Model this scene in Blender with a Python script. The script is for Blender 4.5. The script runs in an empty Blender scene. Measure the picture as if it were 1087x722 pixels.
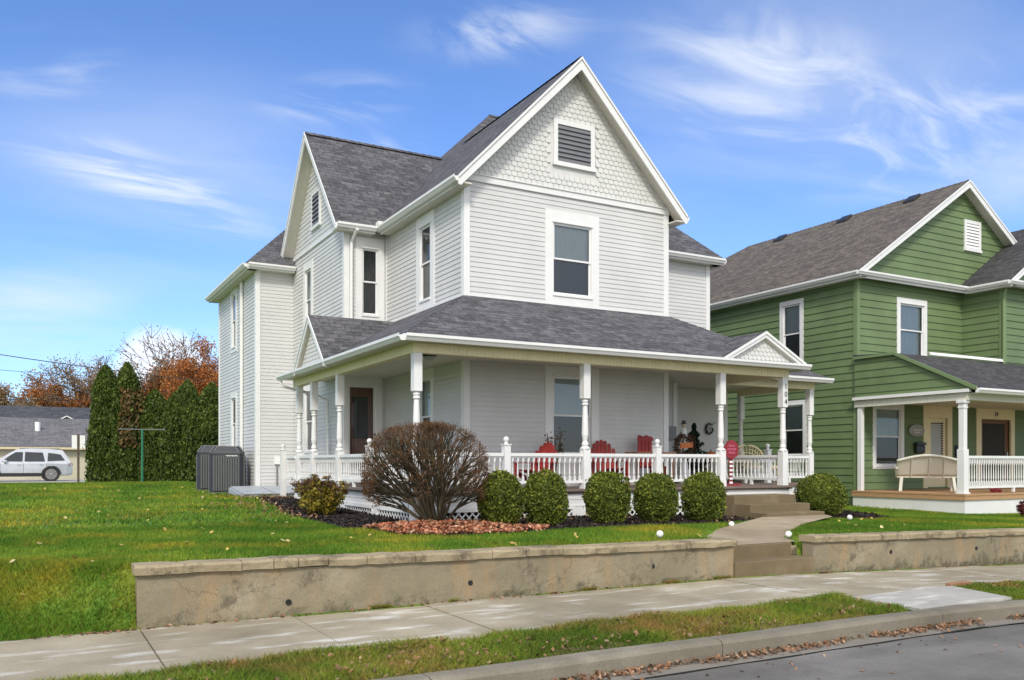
import bpy, math, random
import numpy as np
from mathutils import Vector, Matrix, noise
SA, CA, F = math.sin(math.radians(29.2)), math.cos(math.radians(29.2)), 917.0
EYE = 1.6
scene = bpy.context.scene
COL = scene.collection
rnd = random.Random(7)
RNG = np.random.default_rng(11)

def ray(px):
    u = (px - 543.5) / F
    return SA + CA * u, CA - SA * u
def at(px, d):
    a, b = ray(px); return a * d, b * d
def xat(px, Y):
    a, b = ray(px); return a / b * Y

# ------------------------------------------------------------------ materials
MATS = {}
def new_mat(name):
    m = bpy.data.materials.new(name); m.use_nodes = True
    nt = m.node_tree; b = nt.nodes['Principled BSDF']
    MATS[name] = m
    return m, nt, b
def N(nt, t, **kw):
    n = nt.nodes.new(t)
    for k, v in kw.items():
        if k in n.inputs: n.inputs[k].default_value = v
        else: setattr(n, k, v)
    return n
def ramp(nt, fac, stops, interp='LINEAR'):
    r = nt.nodes.new('ShaderNodeValToRGB'); cr = r.color_ramp; cr.interpolation = interp
    while len(cr.elements) < len(stops): cr.elements.new(0.5)
    for e, (p, c) in zip(cr.elements, stops):
        e.position = p; e.color = (*c, 1) if len(c) == 3 else c
    nt.links.new(fac, r.inputs[0]); return r.outputs[0]
def mixc(nt, fac, a, b, blend='MIX'):
    m = nt.nodes.new('ShaderNodeMix'); m.data_type = 'RGBA'; m.blend_type = blend
    for s, v in ((0, fac), (6, a), (7, b)):
        if hasattr(v, 'links') or isinstance(v, bpy.types.NodeSocket): nt.links.new(v, m.inputs[s])
        else: m.inputs[s].default_value = v if s == 0 else (*v, 1)
    return m.outputs[2]
def noise_n(nt, scale, detail=4, rough=.6, coord='Object', stretch=None):
    tc = nt.nodes.new('ShaderNodeTexCoord'); out = tc.outputs[coord]
    if coord == 'World':
        pass
    if stretch:
        mp = nt.nodes.new('ShaderNodeMapping'); mp.inputs['Scale'].default_value = stretch
        nt.links.new(out, mp.inputs[0]); out = mp.outputs[0]
    n = N(nt, 'ShaderNodeTexNoise', Scale=scale, Detail=detail, Roughness=rough)
    nt.links.new(out, n.inputs['Vector']); return n.outputs['Fac']
def bump(nt, b, h, strength=.3, dist=.01):
    bp = N(nt, 'ShaderNodeBump', Strength=strength, Distance=dist)
    nt.links.new(h, bp.inputs['Height']); nt.links.new(bp.outputs[0], b.inputs['Normal'])
def sc(c, k): return tuple(min(1, x * k) for x in c)
def pm(name, col, rough=.6, var=.1, scale=6, bstr=.1, metal=0, detail=5, col2=None, stretch=None, spec=.5):
    m, nt, b = new_mat(name)
    f = noise_n(nt, scale, detail, .65, stretch=stretch)
    a, c2 = (sc(col, 1 - var), sc(col, 1 + var)) if col2 is None else (col, col2)
    nt.links.new(ramp(nt, f, [(.3, a), (.7, c2)]), b.inputs['Base Color'])
    b.inputs['Roughness'].default_value = rough; b.inputs['Metallic'].default_value = metal
    b.inputs['Specular IOR Level'].default_value = spec
    if bstr: bump(nt, b, noise_n(nt, scale * 6, 4), bstr, .01)
    return m
pm('white_siding', (.57, .57, .565), .5, .07, .9, .03, detail=8)
pm('white_trim', (.72, .72, .715), .45, .04, 3, .03)
pm('shingle_white', (.60, .598, .58), .55, .06, 5, .05)
pm('cream', (.78, .70, .46), .55, .05, 4, .03)
pm('soffit', (.64, .61, .54), .6, .04, 3, 0)
pm('green_siding', (.130, .190, .082), .6, .16, 1.1, .06, detail=8)
pm('green_trim', (.155, .225, .10), .6, .06, 2, .02)
pm('deck_paint', (.17, .13, .11), .7, .2, 9, .1)
pm('deck_wood', (.42, .25, .13), .7, .22, 5, .15, stretch=(1, 8, 8))
pm('lattice_white', (.74, .74, .73), .6, .08, 8, .05)
pm('void_shade', (.015, .015, .015), .9, .1, 4, 0)  # near-black colour in place of the deep shade inside cavities
pm('curtain_room_dark', (.035, .033, .03), .9, .3, 6, 0, stretch=(6, 6, .3))  # dark backing behind glass; its colour stands for the dim interior
pm('curtain_light', (.42, .45, .46), .9, .12, 14, 0, stretch=(10, 10, .2))
pm('blind', (.40, .44, .46), .8, .04, 6, 0)
pm('black_metal', (.02, .02, .022), .4, .2, 8, .02)
pm('grey_metal', (.2, .2, .2), .45, .1, 8, .02, metal=.3)
pm('ac_metal', (.085, .09, .093), .5, .1, 6, .02)
pm('ac_dark', (.03, .033, .045), .5, .2, 6, .02)
pm('red_wood', (.27, .022, .018), .55, .2, 7, .05)
pm('red_dark', (.25, .02, .03), .6, .25, 9, .05)
pm('wood_brown', (.16, .08, .04), .6, .3, 6, .1)
pm('door_wood', (.24, .08, .04), .45, .35, 3, .02, stretch=(8, 8, .6))
pm('wicker', (.60, .50, .33), .7, .15, 30, .2)
pm('wicker_white', (.62, .61, .53), .65, .1, 30, .2)
pm('pole_green', (.02, .15, .08), .5, .15, 8, .02)
pm('bark', (.10, .075, .055), .9, .35, 9, .4)
pm('bark_olive', (.05, .040, .02), .85, .4, 12, .2)
pm('twig_red', (.085, .05, .028), .85, .4, 9, 0)
pm('bark_grey', (.13, .11, .10), .9, .3, 6, .2)
pm('garage_wall', (.52, .47, .37), .8, .05, 2, .03)
pm('plastic_white', (.8, .8, .8), .35, .03, 5, 0)
pm('pumpkin', (.6, .16, .03), .55, .2, 6, .05)
pm('tyre', (.02, .02, .02), .8, .15, 20, .05)
pm('rim', (.55, .56, .58), .3, .05, 9, 0, metal=.8)
pm('tail_red', (.4, .02, .02), .3, .1, 9, 0)
pm('house_wire', (.03, .03, .03), .6, .1, 3, 0)
pm('bulkhead', (.36, .39, .44), .55, .12, 4, .05)
pm('plaque_grey', (.3, .3, .29), .6, .1, 8, .1)
pm('pink_sign', (.45, .10, .16), .6, .15, 30, .05)
pm('vent_slat', (.15, .155, .17), .5, .06, 6, 0)
pm('navy', (.03, .04, .09), .7, .2, 6, 0)
def car_paint():
    m, nt, b = new_mat('car_silver')
    b.inputs['Base Color'].default_value = (.4, .42, .47, 1); b.inputs['Metallic'].default_value = .35
    b.inputs['Roughness'].default_value = .28; b.inputs['Coat Weight'].default_value = .6
    f = noise_n(nt, 3, 2); nt.links.new(ramp(nt, f, [(.3, (.46, .485, .53)), (.7, (.52, .545, .59))]), b.inputs['Base Color'])
car_paint()
def glass(name, tint=(.9, .95, .95), dark=False):
    m = bpy.data.materials.new(name); m.use_nodes = True; MATS[name] = m
    nt = m.node_tree; nt.nodes.clear()
    o = N(nt, 'ShaderNodeOutputMaterial'); tr = N(nt, 'ShaderNodeBsdfTransparent', Color=(*tint, 1))
    g = N(nt, 'ShaderNodeBsdfGlossy', Roughness=.03); g.inputs['Color'].default_value = (.95, .97, 1, 1)
    fr = N(nt, 'ShaderNodeFresnel', IOR=1.45); mul = N(nt, 'ShaderNodeMath', operation='MULTIPLY_ADD')
    nt.links.new(fr.outputs[0], mul.inputs[0]); mul.inputs[1].default_value = 1.0; mul.inputs[2].default_value = .04
    nz = noise_n(nt, .9, 2); bp = N(nt, 'ShaderNodeBump', Strength=.25, Distance=.02)
    nt.links.new(nz, bp.inputs['Height']); nt.links.new(bp.outputs[0], g.inputs['Normal'])
    mx = N(nt, 'ShaderNodeMixShader')
    nt.links.new(mul.outputs[0], mx.inputs[0]); nt.links.new(tr.outputs[0], mx.inputs[1]); nt.links.new(g.outputs[0], mx.inputs[2])
    nt.links.new(mx.outputs[0], o.inputs[0])
glass('glass'); glass('car_glass', (.12, .13, .14))
def screen_mat():   # insect screen over lower sash: darkens evenly
    pm('screen', (.045, .047, .05), .6, .1, 60, .02)
screen_mat()
def shingles(name, dark, light, w=.32, h=.14):
    m, nt, b = new_mat(name)
    tc = nt.nodes.new('ShaderNodeTexCoord')
    br = N(nt, 'ShaderNodeTexBrick', Scale=1.0); br.offset = .37; br.squash = 1
    br.inputs['Brick Width'].default_value = w; br.inputs['Row Height'].default_value = h
    br.inputs['Mortar Size'].default_value = .006; br.inputs['Mortar Smooth'].default_value = .3
    br.inputs['Color1'].default_value = (*dark, 1); br.inputs['Color2'].default_value = (*light, 1)
    br.inputs['Mortar'].default_value = (*sc(dark, .35), 1)
    wn = N(nt, 'ShaderNodeTexNoise', Scale=2.2, Detail=3)
    nt.links.new(tc.outputs['UV'], wn.inputs['Vector'])
    mp = N(nt, 'ShaderNodeVectorMath', operation='MULTIPLY_ADD'); mp.inputs[1].default_value = (.02, .012, 0)
    nt.links.new(wn.outputs['Color'], mp.inputs[0]); nt.links.new(tc.outputs['UV'], mp.inputs[2])
    nt.links.new(mp.outputs[0], br.inputs['Vector'])
    mp2 = nt.nodes.new('ShaderNodeMapping'); mp2.inputs['Scale'].default_value = (3.4, 7.1, 1)
    nt.links.new(tc.outputs['UV'], mp2.inputs[0])
    vo = N(nt, 'ShaderNodeTexNoise', Scale=1.6, Detail=3, Roughness=.8); nt.links.new(mp2.outputs[0], vo.inputs['Vector'])
    k = ramp(nt, vo.outputs['Fac'], [(.35, (.62, .62, .62)), (.65, (1.5, 1.5, 1.5))])
    c = mixc(nt, 1.0, br.outputs['Color'], k, 'MULTIPLY')
    fine = N(nt, 'ShaderNodeTexNoise', Scale=60, Detail=2); nt.links.new(tc.outputs['UV'], fine.inputs['Vector'])
    c = mixc(nt, .5, c, ramp(nt, fine.outputs['Fac'], [(.3, (.6, .6, .6)), (.7, (1.4, 1.4, 1.4))]), 'MULTIPLY')
    nt.links.new(c, b.inputs['Base Color']); b.inputs['Roughness'].default_value = .85
    b.inputs['Specular IOR Level'].default_value = .25
    bump(nt, b, br.outputs['Fac'], -.6, .012)
shingles('roof_charcoal', (.062, .062, .071), (.115, .113, .124))
shingles('roof_brown', (.082, .072, .064), (.14, .122, .105))
shingles('roof_dark', (.04, .04, .045), (.07, .068, .072))
shingles('roof_grey', (.105, .105, .112), (.155, .155, .165), .5, .2)
shingles('roof_slate', (.045, .05, .06), (.07, .075, .09), .5, .2)

def concrete(name, base, light, stain, streak=False, wall=False):
    big = name in ('concrete_walk', 'asphalt', 'curb', 'concrete_path')
    m, nt, b = new_mat(name)
    f = noise_n(nt, 1.6, 6, .65)
    c = ramp(nt, f, [(.3, sc(base, .8)), (.55, base), (.75, light)])
    if streak:
        s = noise_n(nt, 1.3, 5, .6, stretch=(.8, 3.2, 1))
        c = mixc(nt, ramp(nt, s, [(.54, (0, 0, 0)), (.66, (.75, .75, .75))]), c, (.60, .59, .56))
    s2 = noise_n(nt, 3.2, 6, .75)
    c = mixc(nt, ramp(nt, s2, [(.56, (0, 0, 0)), (.72, (.7, .7, .7))]), c, stain)
    if name == 'coping':
        c = mixc(nt, ramp(nt, noise_n(nt, 2.4, 8, .8), [(.50, (0, 0, 0)), (.60, (.8, .8, .8))]), c, (.10, .082, .055))
    if wall:
        s3 = noise_n(nt, 2.0, 6, .7, stretch=(1.2, 1.2, .5))
        c = mixc(nt, ramp(nt, s3, [(.50, (0, 0, 0)), (.68, (.7, .7, .7))]), c, (.33, .225, .12))
        s5 = noise_n(nt, 1.9, 8, .8, stretch=(1, 1, .8))
        c = mixc(nt, ramp(nt, s5, [(.57, (0, 0, 0)), (.64, (.75, .75, .75))]), c, (.10, .085, .06))
        s4 = noise_n(nt, 4.4, 6, .8)
        tc = nt.nodes.new('ShaderNodeTexCoord'); sp = nt.nodes.new('ShaderNodeSeparateXYZ')
        nt.links.new(tc.outputs['Object'], sp.inputs[0])
        ad = N(nt, 'ShaderNodeMath', operation='MULTIPLY_ADD'); ad.inputs[1].default_value = -.9
        nt.links.new(sp.outputs['Z'], ad.inputs[0]); nt.links.new(s4, ad.inputs[2])
        c = mixc(nt, ramp(nt, ad.outputs[0], [(.46, (0, 0, 0)), (.60, (.8, .8, .8))]), c, (.085, .075, .05))
        vo = N(nt, 'ShaderNodeTexVoronoi', Scale=.33); vo.feature = 'DISTANCE_TO_EDGE'
        wn = N(nt, 'ShaderNodeTexNoise', Scale=2.5, Detail=5)
        va = N(nt, 'ShaderNodeVectorMath', operation='MULTIPLY_ADD'); va.inputs[1].default_value = (.5, .5, .5)
        nt.links.new(tc.outputs['Object'], wn.inputs['Vector']); nt.links.new(wn.outputs['Color'], va.inputs[0]); nt.links.new(tc.outputs['Object'], va.inputs[2])
        nt.links.new(va.outputs[0], vo.inputs['Vector'])
        c = mixc(nt, ramp(nt, vo.outputs['Distance'], [(0, (.35, .35, .35)), (.003, (0, 0, 0))]), c, (.07, .06, .045))
    if big:
        w = noise_n(nt, .45, 4, .6); c = mixc(nt, .8, c, ramp(nt, w, [(.36, (.74, .73, .70)), (.5, (1, 1, 1)), (.64, (1.18, 1.18, 1.18))]), 'MULTIPLY')
        if name == 'asphalt':
            w = noise_n(nt, .8, 5, .7, stretch=(.25, 2.2, 1)); c = mixc(nt, .7, c, ramp(nt, w, [(.4, (.82, .82, .82)), (.6, (1.12, 1.12, 1.12))]), 'MULTIPLY')
            sp_ = noise_n(nt, 3.3, 3); c = mixc(nt, ramp(nt, sp_, [(.70, (0, 0, 0)), (.74, (.6, .6, .6))]), c, (.05, .048, .045))
    g = noise_n(nt, 90, 2)
    c = mixc(nt, .55, c, ramp(nt, g, [(.3, (.7, .7, .7)), (.7, (1.3, 1.3, 1.3))]), 'MULTIPLY')
    nt.links.new(c, b.inputs['Base Color']); b.inputs['Roughness'].default_value = .85
    b.inputs['Specular IOR Level'].default_value = .3
    bump(nt, b, noise_n(nt, 25, 6, .7), .35, .012)
concrete('concrete_walk', (.33, .29, .215), (.40, .36, .285), (.24, .205, .145), streak=True)
concrete('concrete_wall', (.25, .215, .145), (.36, .315, .225), (.12, .105, .075), wall=True)
concrete('coping', (.34, .28, .18), (.46, .39, .27), (.075, .062, .042))
concrete('concrete_step', (.17, .13, .075), (.26, .21, .14), (.14, .115, .07))
concrete('concrete_path', (.32, .265, .19), (.40, .34, .25), (.28, .23, .155))
concrete('curb', (.20, .18, .14), (.28, .255, .205), (.15, .14, .11))
concrete('gutter_pan', (.22, .20, .17), (.28, .26, .23), (.13, .12, .10))
concrete('pale_slab', (.38, .37, .34), (.48, .47, .44), (.30, .29, .27), streak=True)
concrete('asphalt', (.165, .158, .148), (.21, .20, .185), (.12, .112, .105))
concrete('block_base', (.40, .34, .24), (.48, .42, .32), (.25, .2, .13))
pm('soil', (.012, .010, .009), .95, .5, 14, .6)
pm('mulch', (.016, .012, .012), .9, .5, 20, .5)

def grass_mat(name, greens, yellow, brown, amt=.5, blades=True):
    m, nt, b = new_mat(name)
    f = noise_n(nt, .55, 4, .6)
    c = ramp(nt, f, [(.36, greens[0]), (.5, greens[1]), (.62, greens[2])])
    y = noise_n(nt, .62, 7, .7)
    c = mixc(nt, ramp(nt, y, [(.49, (0, 0, 0)), (.66, (amt, amt, amt))]), c, yellow)
    if blades:
        gi = nt.nodes.new('ShaderNodeNewGeometry')
        r = gi.outputs['Random Per Island']
        c = mixc(nt, .8, c, ramp(nt, r, [(0, (.55, .6, .5)), (.5, (1, 1, 1)), (.9, (1.5, 1.4, 1.1)), (1, (1.9, 1.6, 1.0))]), 'MULTIPLY')
        c = mixc(nt, ramp(nt, r, [(.955, (0, 0, 0)), (.965, (.8, .8, .8))], 'CONSTANT'), c, brown)
        tr = N(nt, 'ShaderNodeBsdfTranslucent'); nt.links.new(c, tr.inputs[0])
        mx = N(nt, 'ShaderNodeMixShader'); mx.inputs[0].default_value = .35
        o = nt.nodes['Material Output']; nt.links.new(b.outputs[0], mx.inputs[1]); nt.links.new(tr.outputs[0], mx.inputs[2]); nt.links.new(mx.outputs[0], o.inputs[0])
    else:
        g = noise_n(nt, 55, 4, .8)
        c = mixc(nt, .7, c, ramp(nt, g, [(.35, (.5, .5, .5)), (.65, (1.4, 1.4, 1.3))]), 'MULTIPLY')
        bump(nt, b, g, .25, .015)
    nt.links.new(c, b.inputs['Base Color']); b.inputs['Roughness'].default_value = .75
    b.inputs['Specular IOR Level'].default_value = .2
GR = [(.075, .17, .018), (.12, .235, .025), (.195, .295, .035)]
grass_mat('lawn_ground', [sc(g, .75) for g in GR], (.22, .21, .03), (.2, .12, .05), .6, False)
grass_mat('grass_blades', GR, (.40, .33, .04), (.30, .19, .07), .85)
grass_mat('strip_ground', [(.09, .08, .03), (.09, .11, .025), (.12, .10, .04)], (.17, .10, .05), (.2, .1, .05), .9, False)
grass_mat('strip_blades', [(.10, .17, .02), (.17, .25, .03), (.26, .29, .05)], (.36, .20, .08), (.34, .17, .08), .9)

def leaf_mat(name, cols, trans=.3, scale=2.5, rough=.6):
    m, nt, b = new_mat(name)
    gi = nt.nodes.new('ShaderNodeNewGeometry')
    n = len(cols); c = ramp(nt, gi.outputs['Random Per Island'], [(i / max(1, n - 1), cc) for i, cc in enumerate(cols)])
    f = noise_n(nt, scale, 3)
    c = mixc(nt, .7, c, ramp(nt, f, [(.35, (.65, .7, .65)), (.65, (1.35, 1.3, 1.2))]), 'MULTIPLY')
    nt.links.new(c, b.inputs['Base Color']); b.inputs['Roughness'].default_value = rough
    b.inputs['Specular IOR Level'].default_value = .25
    tr = N(nt, 'ShaderNodeBsdfTranslucent'); nt.links.new(c, tr.inputs[0])
    mx = N(nt, 'ShaderNodeMixShader'); mx.inputs[0].default_value = trans
    o = nt.nodes['Material Output']; nt.links.new(b.outputs[0], mx.inputs[1]); nt.links.new(tr.outputs[0], mx.inputs[2]); nt.links.new(mx.outputs[0], o.inputs[0])
leaf_mat('boxwood_leaf', [(.03, .048, .012), (.085, .12, .018), (.16, .20, .03), (.32, .34, .06)])
leaf_mat('arbor_leaf', [(.022, .044, .009), (.06, .095, .016), (.13, .17, .03)], .2, .8)
leaf_mat('arbor_brown', [(.12, .07, .03), (.16, .09, .035), (.05, .07, .02)], .15, 1)
leaf_mat('bush_leaf', [(.12, .05, .025), (.16, .075, .035), (.085, .06, .025), (.22, .11, .05)], .2, 3)
leaf_mat('yellow_leaf', [(.20, .19, .025), (.33, .26, .035), (.13, .13, .02), (.38, .24, .03)], .3, 5)
leaf_mat('brown_leaf', [(.055, .03, .02), (.10, .05, .03), (.14, .07, .035)], .2, 5)
leaf_mat('rust_leaf', [(.32, .10, .03), (.46, .17, .045), (.24, .085, .035), (.52, .25, .07)], .3, .3)
leaf_mat('tan_leaf', [(.27, .18, .10), (.36, .25, .14), (.21, .15, .09), (.42, .20, .08)], .3, .3)
leaf_mat('litter', [(.48, .19, .11), (.40, .13, .07), (.55, .31, .20), (.30, .11, .07), (.58, .38, .27)], .1, 4)
leaf_mat('litter_brown', [(.20, .11, .06), (.32, .17, .10), (.13, .075, .045), (.40, .28, .20)], .1, 4)
leaf_mat('litter_yellow', [(.5, .42, .10), (.45, .30, .10), (.55, .5, .3)], .1, 4)
leaf_mat('pine_leaf', [(.008, .022, .014), (.015, .035, .02), (.02, .045, .02)], .1, 4)
leaf_mat('burgundy_leaf', [(.10, .02, .025), (.16, .03, .035), (.07, .015, .02)], .2, 4)
leaf_mat('mulch_chip', [(.010, .008, .008), (.022, .016, .015), (.04, .028, .024)], 0, 4)
M = MATS

# ------------------------------------------------------------------ mesh builder
ORG = {}
def tag(o, label=None, cat=None, group=None, kind=None):
    if label: o['label'] = label
    if cat: o['category'] = cat
    if group: o['group'] = group
    if kind: o['kind'] = kind
    return o
def thing(name, loc, label, cat, group=None, rz=0):
    o = bpy.data.objects.new(name, None); COL.objects.link(o)
    o.location = loc; o.rotation_euler.z = rz; o.empty_display_size = .2
    ORG[o.name] = Vector(loc); return tag(o, label, cat, group)
class MB:
    def __init__(s): s.v = []; s.f = []
    def add(s, v, f):
        n = len(s.v); s.v += [tuple(p) for p in v]; s.f += [tuple(i + n for i in q) for q in f]; return s
    def box(s, x0, x1, y0, y1, z0, z1):
        v = [(x, y, z) for z in (z0, z1) for y in (y0, y1) for x in (x0, x1)]
        return s.add(v, [(0, 2, 3, 1), (4, 5, 7, 6), (0, 1, 5, 4), (2, 6, 7, 3), (0, 4, 6, 2), (1, 3, 7, 5)])
    def prism(s, poly, vec):
        n = len(poly); vec = Vector(vec); a = [Vector(p) for p in poly]
        v = a + [p + vec for p in a]
        return s.add(v, [tuple(range(n))[::-1], tuple(range(n, 2 * n))] + [(i, (i + 1) % n, n + (i + 1) % n, n + i) for i in range(n)])
    def beam(s, p, q, w, h, up=(0, 0, 1)):
        p, q = Vector(p), Vector(q); d = (q - p).normalized(); up = Vector(up)
        if abs(d.dot(up)) > .99: up = Vector((1, 0, 0))
        sd = d.cross(up).normalized() * (w / 2); u = sd.cross(d).normalized() * (h / 2)
        return s.prism([p - sd - u, p + sd - u, p + sd + u, p - sd + u], q - p)
    def tube(s, pts, rads, n=6, cap=True):
        pts = [Vector(p) for p in pts]; k = len(pts)
        if not hasattr(rads, '__len__'): rads = [rads] * k
        v = []; ref = None
        for i, p in enumerate(pts):
            d = (pts[min(i + 1, k - 1)] - pts[max(i - 1, 0)]).normalized()
            if ref is None: ref = Vector((0, 0, 1)) if abs(d.z) < .9 else Vector((1, 0, 0))
            a = d.cross(ref).normalized(); b = d.cross(a).normalized(); ref = b.cross(d) if False else ref
            for j in range(n):
                t = 2 * math.pi * j / n; v.append(p + (a * math.cos(t) + b * math.sin(t)) * rads[i])
        f = [(i * n + j, i * n + (j + 1) % n, (i + 1) * n + (j + 1) % n, (i + 1) * n + j) for i in range(k - 1) for j in range(n)]
        if cap: f += [tuple(range(n))[::-1], tuple(range((k - 1) * n, k * n))]
        return s.add(v, f)
    def lathe(s, c, prof, n=12, sx=1, sy=1):
        c = Vector(c); v = []
        for r, z in prof:
            for j in range(n):
                t = 2 * math.pi * (j + .5) / n; v.append(c + Vector((r * sx * math.cos(t), r * sy * math.sin(t), z)))
        k = len(prof)
        f = [(i * n + j, i * n + (j + 1) % n, (i + 1) * n + (j + 1) % n, (i + 1) * n + j) for i in range(k - 1) for j in range(n)]
        f += [tuple(range(n))[::-1], tuple(range((k - 1) * n, k * n))]
        return s.add(v, f)
    def build(s, name, mat, parent=None, smooth=False, uv=False, bevel=0):
        o = mk(name, s.v, s.f, mat, parent, smooth, uv)
        if bevel:
            m = o.modifiers.new('b', 'BEVEL'); m.width = bevel; m.segments = 2; m.limit_method = 'ANGLE'
        return o
def mk(name, v, f, mat, parent=None, smooth=False, uv=False):
    me = bpy.data.meshes.new(name)
    off = ORG.get(parent.name, Vector((0, 0, 0))) if parent else Vector((0, 0, 0))
    v = [(a - off.x, b - off.y, c - off.z) for a, b, c in v]
    me.from_pydata(v, [], f); me.update()
    if isinstance(mat, str): mat = M[mat]
    me.materials.append(mat)
    if smooth: me.polygons.foreach_set('use_smooth', [True] * len(me.polygons))
    if uv:
        ul = me.uv_layers.new(name='UVMap')
        for p in me.polygons:
            n = p.normal; t = Vector((0, 0, 1)).cross(n)
            t = t.normalized() if t.length > 1e-3 else Vector((1, 0, 0)); b = n.cross(t)
            for li in p.loop_indices:
                co = me.vertices[me.loops[li].vertex_index].co; ul.data[li].uv = (co.dot(t) + 40, co.dot(b) + 40)
    o = bpy.data.objects.new(name, me); COL.objects.link(o)
    if parent: o.parent = parent; ORG[o.name] = off
    return o
def mk_np(name, verts, nper, mat, parent=None):
    """many loose polygons of nper corners each; verts is (k*nper,3)"""
    off = ORG.get(parent.name, Vector((0, 0, 0))) if parent else Vector((0, 0, 0))
    verts = (np.asarray(verts, dtype=np.float32) - np.array(off, dtype=np.float32))
    nv = len(verts); k = nv // nper; me = bpy.data.meshes.new(name)
    me.vertices.add(nv); me.vertices.foreach_set('co', verts.ravel())
    me.loops.add(nv); me.loops.foreach_set('vertex_index', np.arange(nv, dtype=np.int32))
    me.polygons.add(k); me.polygons.foreach_set('loop_start', np.arange(0, nv, nper, dtype=np.int32))
    me.update(calc_edges=True); me.materials.append(M[mat])
    o = bpy.data.objects.new(name, me); COL.objects.link(o)
    if parent: o.parent = parent; ORG[o.name] = off
    return o
def leaf_quads(P, size, rng=RNG, up=0.0, jitter=.4, aspect=.6, bend=None):
    """diamond leaves at points P"""
    P = np.asarray(P); k = len(P)
    a = rng.normal(size=(k, 3)); a[:, 2] += up * 2
    a /= np.linalg.norm(a, axis=1, keepdims=True)
    b = rng.normal(size=(k, 3)); b -= (b * a).sum(1, keepdims=True) * a; b /= np.linalg.norm(b, axis=1, keepdims=True)
    s = (size * (1 + jitter * rng.uniform(-1, 1, k)))[:, None] / 2
    return np.stack([P - a * s, P + b * s * aspect, P + a * s, P - b * s * aspect], 1).reshape(-1, 3)
def cp(o, parent=None, loc=None):
    c = o.copy(); COL.objects.link(c)
    if parent: c.parent = parent
    if loc is not None: c.location = loc
    return c
def copy_tree(o, loc, rz=None, label=None, scale=None):
    r = cp(o, None, loc)
    if rz is not None: r.rotation_euler.z = rz
    if label: r['label'] = label
    if scale: r.scale = scale
    for ch in list(o.children):
        c = cp(ch, r)
        for g in ch.children: cp(g, c)
    return r
def clear_props(o):
    for k in ('label', 'category', 'group'):
        if k in o: del o[k]

# ------------------------------------------------------------------ ground shape
def lerp(a, b, t): return a + (b - a) * t
def sst(a, b, x):
    t = min(1, max(0, (x - a) / (b - a))); return t * t * (3 - 2 * t)
def zs(x): return -.031 * (min(max(x, 9), 34) - 9)
def walltop(x):
    return lerp(.617, .531, (x - .91) / 7.73) if x < 9.4 else .52 - .0194 * (min(x, 34) - 10.2)
def lawn_h(x, y):
    base = .56 + .0165 * max(0, min(y, 31) - 12.5)
    base -= .02 * max(0, min(x, 30) - 9) * 1.0
    if y > 34: base -= .3 * sst(34, 50, y)
    base += .010 * math.sin(x * .7 + 1) * math.sin(y * .5)
    return base
LP = [(8.64, 9.3), (8.75, 9.95), (10.0, 10.9), (11.7, 11.8), (12.45, 12.25)]
RP = [(10.2, 9.3), (10.5, 9.9), (12.1, 11.0), (13.8, 11.75), (14.1, 12.25)]
def interp_x(P, y):
    if y <= P[0][1]: return P[0][0]
    for (xa, ya), (xb, yb) in zip(P, P[1:]):
        if y <= yb: return lerp(xa, xb, (y - ya) / (yb - ya))
    return P[-1][0]
def path_z(y): return lerp(.40, .56, sst(9.3, 12.2, y))
def ground(x, y):
    lo = zs(x)
    if y <= 5.9: return lo - .17
    if y <= 9.06: return lo
    L = lawn_h(x, y)
    wt = walltop(max(x, .91)) - .035
    L = lerp(wt, L, sst(9.3, 11.5, y))
    bank = sst(8.95, 11.6, y) * L + (1 - sst(8.95, 11.6, y)) * (lo + .02)
    y1 = lerp(11.6, 9.35, sst(-1.6, .93, x)); k = sst(8.98, y1, y)
    bank = k * L + (1 - k) * (lo + .02)
    h = bank if x < .93 else (L if y > 9.2 else lo)
    if x > .93 and y < 9.22: h = lo
    if 8.5 < x < 10.3 and y < 9.42: h = lo
    elif y < 12.6 and interp_x(LP, y) - .02 < x < interp_x(RP, y) + .02: h = path_z(y) - .06 if y > 9.3 else lo
    # mound under the big bush
    d = math.hypot((x - 5.4) / 1.5, (y - 12.3) / .9)
    if d < 1: h += .09 * (1 - d * d)
    return h
def sheet(name, mat, xs, ys, zf, inside=None, kind='structure', thick=0):
    v = []; f = []; nx = len(xs)
    for y in ys:
        for x in xs: v.append((x, y, zf(x, y)))
    for j in range(len(ys) - 1):
        for i in range(nx - 1):
            if inside and not inside((xs[i] + xs[i + 1]) / 2, (ys[j] + ys[j + 1]) / 2): continue
            a = j * nx + i; f.append((a, a + 1, a + nx + 1, a + nx))
    o = mk(name, v, f, mat, None, True); tag(o, kind=kind); return o
def frange(a, b, s):
    n = max(1, int(round((b - a) / s))); return [a + (b - a) * i / n for i in range(n + 1)]
xs = [-400, -200, -100, -60, -40] + frange(-30, -6, 1.5) + frange(-6, 17, .14)[1:] + frange(17, 40, 1)[1:] + [60, 100, 200, 400]
ys = [-60, -20, 0, 5.0, 5.88, 5.92, 6.2, 7, 7.1, 8.9, 9.0, 9.06, 9.19, 9.23, 9.29, 9.31] + frange(9.45, 14, .14) + frange(14, 36, .7)[1:] + [40, 45, 50, 60, 80, 120, 200, 400]
sheet('lawn', 'lawn_ground', xs, ys, lambda x, y: ground(x, y) if not (5.9 < y < 9.0) else zs(x) - .05)
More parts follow.
